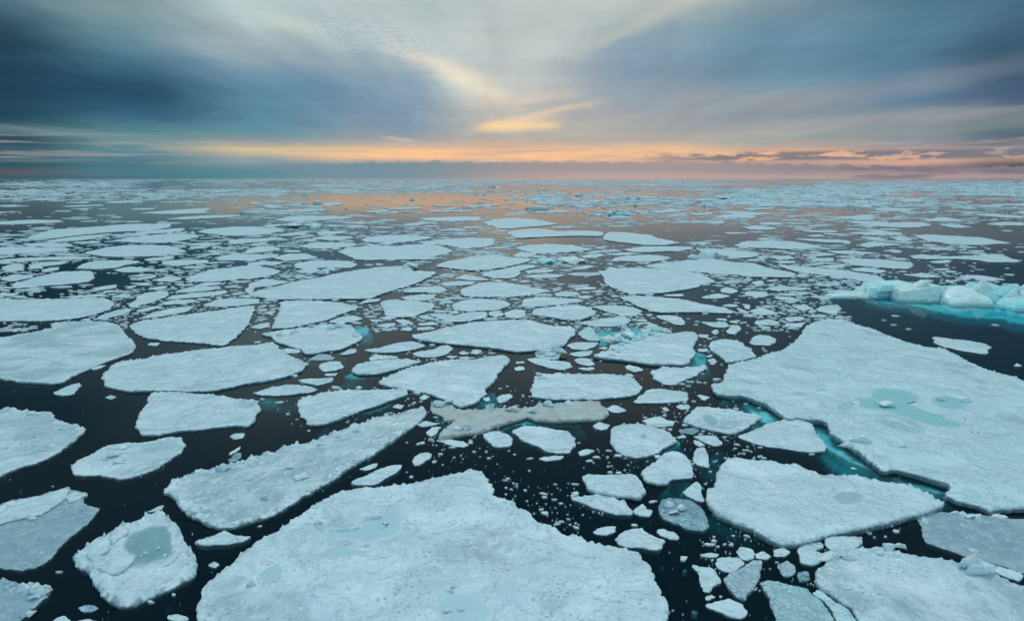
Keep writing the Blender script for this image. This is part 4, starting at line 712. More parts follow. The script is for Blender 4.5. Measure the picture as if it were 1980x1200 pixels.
 ('F', 0.18, 0.1, 'w', 0.0, '', 'medium sliver of ice in front of the seal floe, right of the arched floe', '517.9,453.5 555.8,451.8 593.6,449.2 588.6,453 555.8,456.1'),
 ('F', 0.18, 0.1, 'w', 0.0, '', 'medium sized white sliver of ice left of the oyster floe, behind the great wing floe', '598.7,460.6 631.5,455.6 679.5,456.8 682,460.6 641.6,464.4'),
 ('F', 0.18, 0.1, 'w', 0.0, '', 'medium sized white sliver of ice behind the arched floe, left of the turtle floe', '480,508.6 510.3,504.8 545.7,506.1 543.1,509.8 505.3,512.4 480,512.4'),
 ('F', 0.18, 0.1, 'w', 0.0, '', 'medium sized white strip floe behind the clam floe, in front of the turtle floe', '851.2,545.2 884,542.7 924.4,543.9 909.3,549 873.9,552.8 856.3,551.5'),
 ('F', 0.16, 0.1, 'w', 0.0, '', 'medium sized white strip floe behind the clam floe, right of the bun floe', '879,536.4 899.2,530.1 919.4,532.6 947.2,540.9 909.3,541.4'),
 ('F', 0.2, 0.1, 'w', 0.0, '', 'long white flat floe just in front of the pillow floe', '929.5,528.8 947.2,523.7 980,518.7 980.2,518.7 1002.9,512.4 1030.7,512.4 1035.8,516.2 1010.5,521.2 1002.9,531.3 985.3,537.6 960,537.6 954.7,537.6'),
 ('F', 0.22, 0.1, 'w', 0.0, 'the clam floe', 'clam shaped floe with a bluish right half, below the pillow floe', '889.1,561.6 909.3,551.5 939.6,545.2 980,543.9 980.2,546.5 1005.5,550.3 1035.8,556.6 1061,560.4 1035.8,567.9 985.3,574.2 960,573 909.3,573 891.6,569.2'),
 ('F', 0.2, 0.1, 'w', 0.0, '', 'medium sized white strip floe just right of the great wing floe', '780.5,559.1 808.3,555.3 853.7,552.8 866.4,561.6 843.6,564.1 783,565.4'),
 ('F', 0.2, 0.1, 'w', 0.0, '', 'medium sized white strip floe just behind the bun floe', '775.5,574.2 808.3,569.2 843.6,567.9 838.6,575.5 820.9,580.6 783,579.3'),
 ('F', 0.18, 0.1, 'w', 0.0, '', 'small white flat floe left of the bun floe, right of the irregular pale floe', '697.2,582.3 712.3,578.3 735.1,576.8 732.5,581.8 702.2,585.6'),
 ('F', 0.22, 0.1, 'w', 0.0, '', 'long white flat floe just in front of the clam floe', '873.9,589.4 889.1,581.8 921.9,576.8 959.8,579.3 980,581.8 985.3,585.6 982.7,591.9 960,599.5 939.6,599.5 904.2,602 879,598.2'),
 ('C', 0.16, 0.1, 'w', 0.0, '', 'small white stubby floe behind the broad pale floe, behind the wedge floe', '944.6,602 967.4,599.5 974.9,607.1 959.8,612.1 947.2,609.6'),
 ('C', 0.14, 0.1, 'w', 0.0, '', 'small white flat floe just left of the dagger floe', '507.8,604.5 525.5,600.8 533,602 522.9,607.1'),
 ('F', 0.3, 0.1, 'w', 0.0, 'the anvil floe', 'long anvil shaped floe with a black shadowed front edge, over orange water', '978.9,450.5 990.3,445.5 1030.7,441.7 1056,442.9 1073.6,446.7 1124.1,445.5 1162,446.7 1168.6,451.8 1162,455.6 1124.1,455.1 1061,456.8 997.9,460.1 990.3,454.3'),
 ('F', 0.3, 0.1, 'w', 0.0, 'the whale floe', 'whale shaped white floe tapering right beside calm dark water', '1170.1,453 1177.2,448 1212.5,449.2 1260.5,454.3 1268.1,459.3 1293.3,464.4 1316.1,469.4 1288.3,473.2 1247.9,473.2 1212.5,468.7 1187.3,465.7 1164.5,463.1'),
 ('F', 0.25, 0.1, 'w', 0.0, 'the leaf floe', 'pointed leaf shaped floe just in front of the anvil floe', '994.1,478.3 1023.1,473.2 1066.1,472 1101.4,473.2 1124.1,477 1141.8,482.1 1111.5,485.9 1073.6,488.4 1035.8,489.6 1015.6,484.6'),
 ('F', 0.22, 0.1, 'w', 0.0, '', 'long white sliver of ice in front of the whale floe, right of the leaf floe', '1207.5,482.1 1232.7,477 1275.7,475.8 1338.8,477 1341.3,480.3 1308.5,484.6 1263,486.6 1225.2,487.1'),
 ('F', 0.22, 0.1, 'w', 0.0, '', 'long white sliver of ice just behind the humped back floe', '1182.2,501 1202.4,494.7 1250.4,492.2 1283.2,494.7 1300.9,498.5 1275.7,503.5 1237.8,505.6 1199.9,504'),
 ('F', 0.3, 0.08, 'w', 0.0, 'the humped back floe', 'long swelling floe with a humped back and bluish front edge, behind the plate floe', '1242.8,513.6 1275.7,508.6 1313.5,504.8 1348.9,498 1369.1,497.2 1384.2,501 1414.5,506.1 1460,508.6 1467.3,513.2 1500,520.5 1538.2,527.4 1535.4,535 1494.5,535 1440,533.6 1427.2,530.1 1389.3,529.3 1338.8,523.7 1300.9,521.2 1263,517.4'),
 ('F', 0.3, 0.08, 'w', 0.0, 'the plate floe', 'big flat white plate with a pointed right end, brightest of the middle pack', '1170.9,523.7 1177.2,516.2 1199.9,518.7 1237.8,517.4 1288.3,521.2 1321.1,522.5 1353.9,528.8 1369.1,537.6 1384.2,545.2 1353.9,549 1348.9,554 1288.3,564.1 1237.8,567.9 1212.5,566.7 1187.3,556.6 1172.1,549 1168.3,536.4 1154.4,522.5'),
 ('F', 0.25, 0.1, 'w', 0.0, 'the ski floe', 'long pale ski shaped floe in front of the plate floe', '1197.4,574.2 1222.6,570.5 1263,573 1313.5,578 1351.4,585.6 1389.3,591.9 1424.6,602 1409.5,604.5 1351.4,602 1268.1,603.3 1237.8,593.2 1217.6,583.1'),
 ('F', 0.2, 0.1, 'w', 0.0, '', 'long white strip floe just behind the round frosted floe', '1005.5,591.9 1015.6,576.8 1061,574.2 1111.5,576.8 1134.2,580.6 1111.5,584.3 1081.2,587.4 1030.7,593.2'),
 ('F', 0.25, 0.2, 'w', 0.0, 'the round frosted floe', 'round frosted floe with bluish left side, just behind the surfboard floe', '1029.4,598.2 1073.6,591.4 1134.2,591.2 1154.4,602 1149.4,609.6 1111.5,619.2 1073.6,614.6 1043.3,609.6 1028.2,607.1'),
 ('F', 0.18, 0.2, 'w', 0.0, '', 'small white stubby floe behind the broad pale floe, right of the wedge floe', '976.4,604.5 995.4,597 1015.6,599.5 1016.8,607.1 1005.5,614.6 980.2,613.4'),
 ('F', 0.2, 0.1, 'w', 0.0, '', 'medium sized white strip floe just right of the clam floe', '1071.1,566.7 1091.3,562.9 1116.6,564.1 1121.6,569.2 1101.4,573 1076.2,571.7'),
 ('F', 0.18, 0.1, 'w', 0.0, '', 'medium sized white strip floe left of the plate floe, left of the whale floe', '1101.4,518.7 1136.8,512.4 1151.9,514.9 1136.8,518.7 1111.5,519.9'),
 ('F', 0.12, 0.6, 'w', 0.0, '', 'medium sized white sliver of ice left of the plate floe, left of the ski floe', '1096.4,528.8 1121.6,526.3 1162,526.3 1167.1,530.1 1136.8,533.8 1106.5,532.6'),
 ('F', 0.14, 0.4, 'w', 0.0, '', 'medium sized white strip floe just right of the pillow floe', '1013,523.7 1035.8,519.9 1071.1,520.7 1068.6,523.7 1045.9,527.5 1020.6,527.5'),
 ('F', 0.2, 0.1, 'w', 0.0, '', 'medium sized white sliver of ice behind the clam floe, behind the round frosted floe', '1015.6,532.6 1056,528.8 1096.4,531.3 1073.6,536.4 1035.8,537.6'),
 ('F', 0.2, 0.1, 'w', 0.0, '', 'medium sized white strip floe in front of the leaf floe, left of the whale floe', '1121.6,496 1136.8,490.9 1162,489.6 1169.6,492.2 1151.9,497.2 1131.7,498.5'),
 ('F', 0.18, 0.1, 'w', 0.0, '', 'medium sized white sliver of ice in front of the whale floe, behind the plate floe', '1174.6,490.4 1212.5,487.4 1242.8,490.4 1212.5,492.4 1182.2,492.4'),
 ('F', 0.2, 0.1, 'w', 0.0, '', 'medium sized white strip floe in front of the leaf floe, behind the clam floe', '987.8,496 1005.5,487.1 1025.7,487.1 1040.8,492.2 1015.6,496.7'),
 ('F', 0.2, 0.2, 'w', 0.0, '', 'long white strip floe just right of the round frosted floe', '1141.8,591.9 1187.3,589.4 1227.7,594.4 1242.8,602 1225.2,610.9 1199.9,609.6 1174.6,602'),
 ('F', 0.18, 0.1, 'w', 0.0, '', 'small white strip floe just in front of the plate floe', '1283.2,569.2 1323.6,566.7 1321.1,571.7 1288.3,572.2'),
 ('F', 0.22, 0.1, 'w', 0.0, '', 'long white strip floe just in front of the lance floe', '1343.8,479.5 1376.7,480.8 1414.5,482.1 1460,487.1 1456.4,485.1 1470,491.4 1456.4,496.8 1440,498.2 1427.2,498 1389.3,492.2 1353.9,485.9'),
 ('F', 0.25, 0.1, 'w', 0.0, 'the lance floe', 'wide lance shaped floe pointing right into the calm brown lead', '1418.3,475.8 1434.7,466.9 1440,466.8 1467.3,465.4 1521.8,465.4 1570.9,472.3 1600.9,479.1 1549.1,479.6 1527.3,481.8 1494.5,479.1 1440,477.7'),
 ('F', 0.18, 0.1, 'w', 0.0, '', 'small white sliver of ice behind the lance floe, right of the plate floe', '1396.9,449.2 1442.3,449.2 1444.8,451.3 1409.5,452.5'),
 ('F', 0.18, 0.1, 'w', 0.0, '', 'medium sized white sliver of ice right of the tiny turquoise berg, behind the whale floe', '1242.8,408.8 1283.2,406.3 1318.6,408.8 1288.3,411.4'),
 ('F', 0.18, 0.1, 'w', 0.0, '', 'medium sized white sliver of ice behind the lance floe, behind the humped back floe', '1384.2,410.1 1414.5,407.6 1460,410.1 1460,413.9 1401.9,412.1'),
 ('F', 0.18, 0.1, 'w', 0.0, '', 'medium sized white sliver of ice behind the lance floe, left of the long thick floe', '1374.1,417.7 1460,417.7 1460,421.5 1389.3,420.7'),
 ('F', 0.22, 0.1, 'w', 0.0, '', 'small white flat floe just right of the plate floe', '1391.8,559.1 1404.4,554 1429.7,561.6 1414.5,566.7 1399.4,565.4'),
 ('F', 0.18, 0.1, 'w', 0.0, '', 'medium sized white strip floe just behind the ski floe', '1353.9,574.2 1384.2,566.7 1414.5,571.7 1389.3,576.8 1364,576.8'),
 ('C', 0.16, 0.1, 'w', 0.0, '', 'tiny white rounded chunk right of the ski floe, right of the rubble floe', '1434.7,586.9 1452.4,589.4 1447.4,597 1437.3,594.4'),
 ('C', 0.16, 0.1, 'w', 0.0, '', 'small white rounded chunk right of the ski floe, right of the rubble floe', '1424.6,594.4 1447.4,602 1444.8,605.8 1429.7,602'),
 ('F', 0.3, 0.1, 'w', 0.0, 'the long pointed floe', 'long pointed floe in open brown water near the right edge, farthest large one', '1764.5,454.5 1794.5,453.2 1843.6,455.9 1898.1,458.6 1930.9,465.4 1955.4,470.4 1917.2,471.4 1890,473.6 1835.4,470.4 1794.5,465.4'),
 ('F', 0.3, 0.1, 'w', 0.0, 'the crocodile floe', 'long lumpy floe like a crocodile in dark water behind the iceberg', '1759.1,494.1 1780.9,491.4 1805.4,494.1 1832.7,495.4 1876.3,494.1 1903.6,491.4 1941.8,492.7 1950,498.2 1975.9,502.3 1969,506.4 1917.2,506.4 1887.2,502.3 1843.6,499.5 1794.5,500.9 1767.2,499.5'),
 ('F', 0.25, 0.1, 'w', 0.0, 'the round ended floe', 'pale floe with rounded right end, left of the crocodile floe', '1617.3,500.9 1658.2,499.5 1712.7,502.3 1761.8,506.4 1767.2,511.8 1759.1,519.4 1712.7,517.3 1647.3,511.8'),
 ('F', 0.2, 0.1, 'w', 0.0, '', 'medium sized white strip floe just in front of the round ended floe', '1641.8,518.6 1685.4,517.3 1715.4,524.1 1701.8,527.6 1652.7,522.7'),
 ('F', 0.25, 0.1, 'w', 0.0, 'the long thick floe', 'long thick floe running down to the left end of the iceberg', '1500,511.8 1549.1,514.5 1609.1,520 1674.5,528.2 1707.2,536.4 1708.6,544 1680,545.9 1647.3,539.1 1592.7,530.9 1543.6,525.4'),
 ('F', 0.2, 0.1, 'w', 0.0, '', 'medium sized white sliver of ice behind the iceberg, in front of the long pointed floe', '1745.4,530.9 1789.1,528.2 1827.2,535 1789.1,536.4'),
 ('F', 0.2, 0.1, 'w', 0.0, '', 'long white sliver of ice behind the iceberg, right of the long thick floe', '1854.5,532.3 1890,530.9 1947.2,540.4 1917.2,542.4 1876.3,537.7'),
 ('F', 0.2, 0.1, 'w', 0.0, '', 'medium sized white strip floe behind the iceberg, behind the plank floe', '1879.1,548.6 1909,544.5 1933.6,551.3 1909,555.4'),
 ('F', 0.18, 0.1, 'w', 0.0, '', 'small white strip floe behind the iceberg, right of the long thick floe', '1821.8,540.4 1860,541.8 1832.7,545.9'),
 ('F', 0.18, 0.1, 'w', 0.0, '', 'small white strip floe just in front of the crocodile floe', '1797.2,505 1835.4,502.3 1838.1,507.7 1805.4,508.5'),
 ('F', 0.2, 0.1, 'w', 0.0, '', 'long white sliver of ice behind the lance floe, left of the long pointed floe', '1530,461.4 1576.4,461.4 1636.3,464.1 1650,469.5 1592.7,468.2'),
 ('F', 0.2, 0.1, 'w', 0.0, '', 'medium sized white sliver of ice behind the lance floe, right of the humped back floe', '1543.6,445 1614.5,445 1620,449.1 1570.9,449.1'),
 ('F', 0.18, 0.1, 'w', 0.0, '', 'small white sliver of ice behind the lance floe, left of the long pointed floe', '1560,455.9 1581.8,453.2 1598.2,457.3 1570.9,457.8'),
 ('F', 0.2, 0.1, 'w', 0.0, '', 'long white sliver of ice just right of the lance floe', '1595.4,484.5 1647.3,484.5 1696.3,488.6 1680,491.4 1620,490'),
 ('F', 0.2, 0.1, 'w', 0.0, '', 'medium sized white sliver of ice left of the round ended floe, behind the iceberg', '1565.4,494.1 1592.7,488.6 1620,492.7 1581.8,494.9'),
 ('F', 0.2, 0.1, 'w', 0.0, '', 'long white sliver of ice left of the long pointed floe, right of the lance floe', '1658.2,473.6 1685.4,466.8 1740,472.3 1767.2,473.6 1701.8,475 1677.3,479.1'),
 ('F', 0.2, 0.1, 'w', 0.0, '', 'long white sliver of ice left of the long pointed floe, behind the long thick floe', '1636.3,449.1 1685.4,447.7 1742.7,449.1 1744.1,454.5 1685.4,454.5'),
 ('F', 0.2, 0.1, 'w', 0.0, '', 'small white strip floe left of the long pointed floe, right of the long thick floe', '1718.2,457.3 1753.6,457.3 1764.5,465.4 1734.5,465.4'),
 ('F', 0.2, 0.1, 'w', 0.0, '', 'long white sliver of ice left of the iceberg, behind the giant floe', '1478.2,558.2 1508.2,551.3 1554.5,555.4 1570.9,558.2 1549.1,560.9 1502.7,561.4'),
 ('F', 0.2, 0.1, 'w', 0.0, '', 'small white flat floe in front of the humped back floe, left of the iceberg', '1440,563.6 1480.9,563.6 1487.7,570.4 1472.7,574.5 1440,570.4'),
 ('F', 0.2, 0.1, 'w', 0.0, '', 'medium sized white sliver of ice left of the iceberg, right of the ski floe', '1491.8,574.5 1521.8,573.2 1549.1,578.6 1516.4,580'),
 ('C', 0.18, 0.1, 'w', 0.0, '', 'small white strip floe left of the iceberg, left of the round ended floe', '1538.2,563.6 1570.9,565 1549.1,570.4'),
 ('F', 0.2, 0.1, 'w', 0.0, '', 'medium sized white strip floe in front of the long thick floe, behind the giant floe', '1644.5,554.1 1685.4,551.3 1715.4,560.9 1707.2,565 1666.3,559.5'),
 ('F', 0.2, 0.1, 'w', 0.0, '', 'medium sized white sliver of ice behind the iceberg, behind the giant floe', '1595.4,563.6 1614.5,559.5 1663.6,562.3 1666.3,566.3 1614.5,565'),
 ('C', 0.18, 0.1, 'w', 0.0, '', 'small white sliver of ice in front of the long thick floe, behind the giant floe', '1592.7,547.3 1630.9,547.3 1614.5,551.3'),
 ('C', 0.18, 0.1, 'w', 0.0, '', 'small white flat floe in front of the humped back floe, right of the ski floe', '1453.6,544.5 1472.7,541.8 1478.2,550 1459.1,550'),
 ('F', 0.2, 0.1, 'w', 0.0, '', 'small white strip floe left of the round ended floe, behind the iceberg', '1568.2,499.5 1609.1,498.2 1614.5,505 1576.4,505'),
 ('F', 0.2, 0.1, 'w', 0.0, '', 'medium sized white sliver of ice behind the long thick floe, behind the humped back floe', '1483.6,496.8 1521.8,494.1 1543.6,499.5 1508.2,501.4'),
 ('F', 0.2, 0.1, 'w', 0.0, '', 'medium sized white sliver of ice behind the long thick floe, left of the iceberg', '1486.4,505 1543.6,505 1521.8,509.1'),
 ('F', 0.18, 0.1, 'w', 0.0, '', 'medium sized white strip floe behind the long thick floe, behind the iceberg', '1584.5,513.2 1630.9,510.4 1636.3,515.9 1603.6,518.6'),
 ('F', 0.25, 0.1, 'w', 0.0, '', 'long white sliver of ice left of the long pointed floe, left of the crocodile floe', '1598.2,420.5 1630.9,417.7 1674.5,417.7 1707.2,420.5 1685.4,423.2 1630.9,423.2'),
 ('F', 0.25, 0.1, 'w', 0.0, '', 'medium sized white sliver of ice behind the long pointed floe, right of the lance floe', '1783.6,424.5 1821.8,419.1 1849.1,423.2 1870.9,425.1 1835.4,428.6 1800,427.3'),
 ('F', 0.25, 0.1, 'w', 0.0, '', 'medium sliver of ice left of the long pointed floe, behind the long thick floe', '1636.3,427.3 1685.4,427.8 1720.9,428.6 1712.7,432.2 1658.2,432.7'),
 ('F', 0.25, 0.1, 'w', 0.0, '', 'long white sliver of ice left of the long pointed floe, behind the round ended floe', '1647.3,434.1 1699.1,432.2 1750.9,428.6 1794.5,431.4 1800,436 1761.8,440.4 1685.4,436.8'),
 ('F', 0.25, 0.1, 'w', 0.0, '', 'medium sized white sliver of ice behind the long pointed floe, behind the iceberg', '1810.9,434.1 1843.6,432.7 1881.8,438.7 1849.1,440.4'),
 ('F', 0.25, 0.1, 'w', 0.0, '', 'medium sliver of ice left of the long pointed floe, right of the long thick floe', '1685.4,405.5 1712.7,401.4 1767.2,403.3 1761.8,407.6 1712.7,408.2'),
 ('F', 0.25, 0.1, 'w', 0.0, '', 'long white sliver of ice behind the long pointed floe, right of the long thick floe', '1881.8,415 1917.2,412.3 1980,417.7 1980,421.8 1930.9,419.6'),
 ('F', 0.25, 0.1, 'w', 0.0, '', 'medium sized white sliver of ice behind the long pointed floe, behind the crocodile floe', '1903.6,432.7 1944.5,428.6 1980,430 1980,435.5 1930.9,435.5'),
 ('F', 0.22, 0.1, 'w', 0.0, '', 'medium sized white sliver of ice behind the lance floe, right of the whale floe', '1440,440.9 1472.7,438.2 1505.4,442.3 1483.6,444.2 1450.9,443.1'),
 ('F', 0.3, 0.1, 'w', 0.0, 'the strip with a lump', 'thin strip floe carrying a lump at its right end, far left', '200,390.7 246.7,387.7 276.7,387.7 273.3,390.7 216.7,392.7'),
 ('F', 0.25, 0.1, 'w', 0.0, '', 'medium sliver of ice left of the strip with a lump, left of the swallowtail floe', '118.3,392 173.3,389.3 166.7,393'),
 ('F', 0.25, 0.1, 'w', 0.0, '', 'medium sliver of ice left of the strip with a lump, left of the spiky floe', '113.3,398.3 196.7,395.3 200,397.3 140,400'),
 ('F', 0.25, 0.1, 'w', 0.0, '', 'medium sliver of ice left of the strip with a lump, behind the blade floe', '130,403.7 186.7,401.7 160,404.7'),
 ('F', 0.25, 0.1, 'w', 0.0, '', 'medium sized white sliver of ice behind the needle floe, left of the spiky floe', '-10,410 46.7,408.3 0,412 -10,412'),
 ('F', 0.25, 0.1, 'w', 0.0, '', 'medium sized white sliver of ice behind the needle floe, left of the swallowtail floe', '-6.7,398.7 26.7,396 60,398.3 13.3,400'),
 ('F', 0.25, 0.1, 'w', 0.0, '', 'medium sized white sliver of ice just behind the swallowtail floe', '251.7,403.3 300,402.3 296.7,405 256.7,405.3'),
 ('F', 0.25, 0.1, 'w', 0.0, '', 'medium sized white sliver of ice just right of the strip with a lump', '306.7,390.7 373.3,387.7 373.3,389.7 320,392'),
 ('F', 0.25, 0.1, 'w', 0.0, '', 'medium sliver of ice left of the strip with a lump, behind the needle floe', '53.3,385.7 113.3,384 111.7,386.7 60,387.3'),
 ('F', 0.25, 0.1, 'w', 0.0, '', 'medium sized white sliver of ice behind the needle floe, left of the blade floe', '-6.7,383.7 56.7,382 33.3,385 0,386'),
 ('F', 0.25, 0.1, 'w', 0.0, '', 'long white sliver of ice right of the seal floe, left of the turtle floe', '510,407.3 626.7,403.3 626.7,406 533.3,409'),
 ('F', 0.2, 0.1, 'w', 0.0, '', 'small white sliver of ice behind the blade floe, behind the moustache floe', '236.7,428.3 266.7,426.7 276.7,428.7 246.7,430'),
 ('F', 0.2, 0.1, 'w', 0.0, '', 'small white sliver of ice behind the blade floe, right of the needle floe', '210,420 233.3,418.3 235,420.7 216.7,421.3'),
 ('F', 0.25, 0.1, 'w', 0.0, '', 'small white strip floe right of the seal floe, behind the irregular pale floe', '620,393.3 660,390.7 660,396 626.7,396.7'),
 ('F', 0.25, 0.1, 'w', 0.0, '', 'medium sized white sliver of ice behind the oyster floe, right of the seal floe', '743,402.4 815.1,400 815.1,403.4 756.8,404.8'),
 ('F', 0.25, 0.1, 'w', 0.0, '', 'medium sized white sliver of ice left of the manta floe, left of the leaf floe', '825.4,406.5 914.7,405.9 907.9,409.3 832.3,409.3'),
 ('F', 0.25, 0.1, 'w', 0.0, '', 'medium sized white sliver of ice behind the oyster floe, right of the irregular pale floe', '701.8,408.6 743,405.2 760.2,407.2 715.5,411'),
 ('F', 0.25, 0.1, 'w', 0.0, '', 'medium sized white sliver of ice behind the manta floe, behind the leaf floe', '1034.9,409.3 1096.7,405.9 1096.7,409.3 1045.2,411.3'),
 ('F', 0.4, 0.1, 'w', 0.0, '', 'medium sized white sliver of ice behind the manta floe, left of the leaf floe', '883.8,399 935.3,396.9 962.8,394.9 962.8,396.9 914.7,400'),
 ('F', 0.25, 0.1, 'w', 0.0, '', 'medium sliver of ice right of the tiny turquoise berg, right of the manta floe', '1244.4,407.6 1313.1,405.9 1319.9,410 1258.1,410'),
 ('F', 0.25, 0.1, 'w', 0.0, '', 'medium sized white sliver of ice behind the lance floe, left of the round ended floe', '1430.5,439.2 1464.8,435.7 1506,441.9 1471.7,442.9'),
 ('F', 0.25, 0.1, 'w', 0.0, '', 'medium sized white strip floe just right of the whale floe', '1330.9,412.7 1375.5,410 1379,414.1 1344.6,416.2'),
 ('F', 0.25, 0.1, 'w', 0.0, '', 'long white sliver of ice behind the lance floe, left of the long thick floe', '1382.4,417.9 1444.2,409.3 1492.3,412.7 1464.8,416.2 1403,420.3'),
 ('F', 0.25, 0.1, 'w', 0.0, '', 'medium sized white sliver of ice behind the lance floe, right of the tiny turquoise berg', '1430.5,402.4 1499.2,400.7 1495.7,403.8 1444.2,404.8'),
]
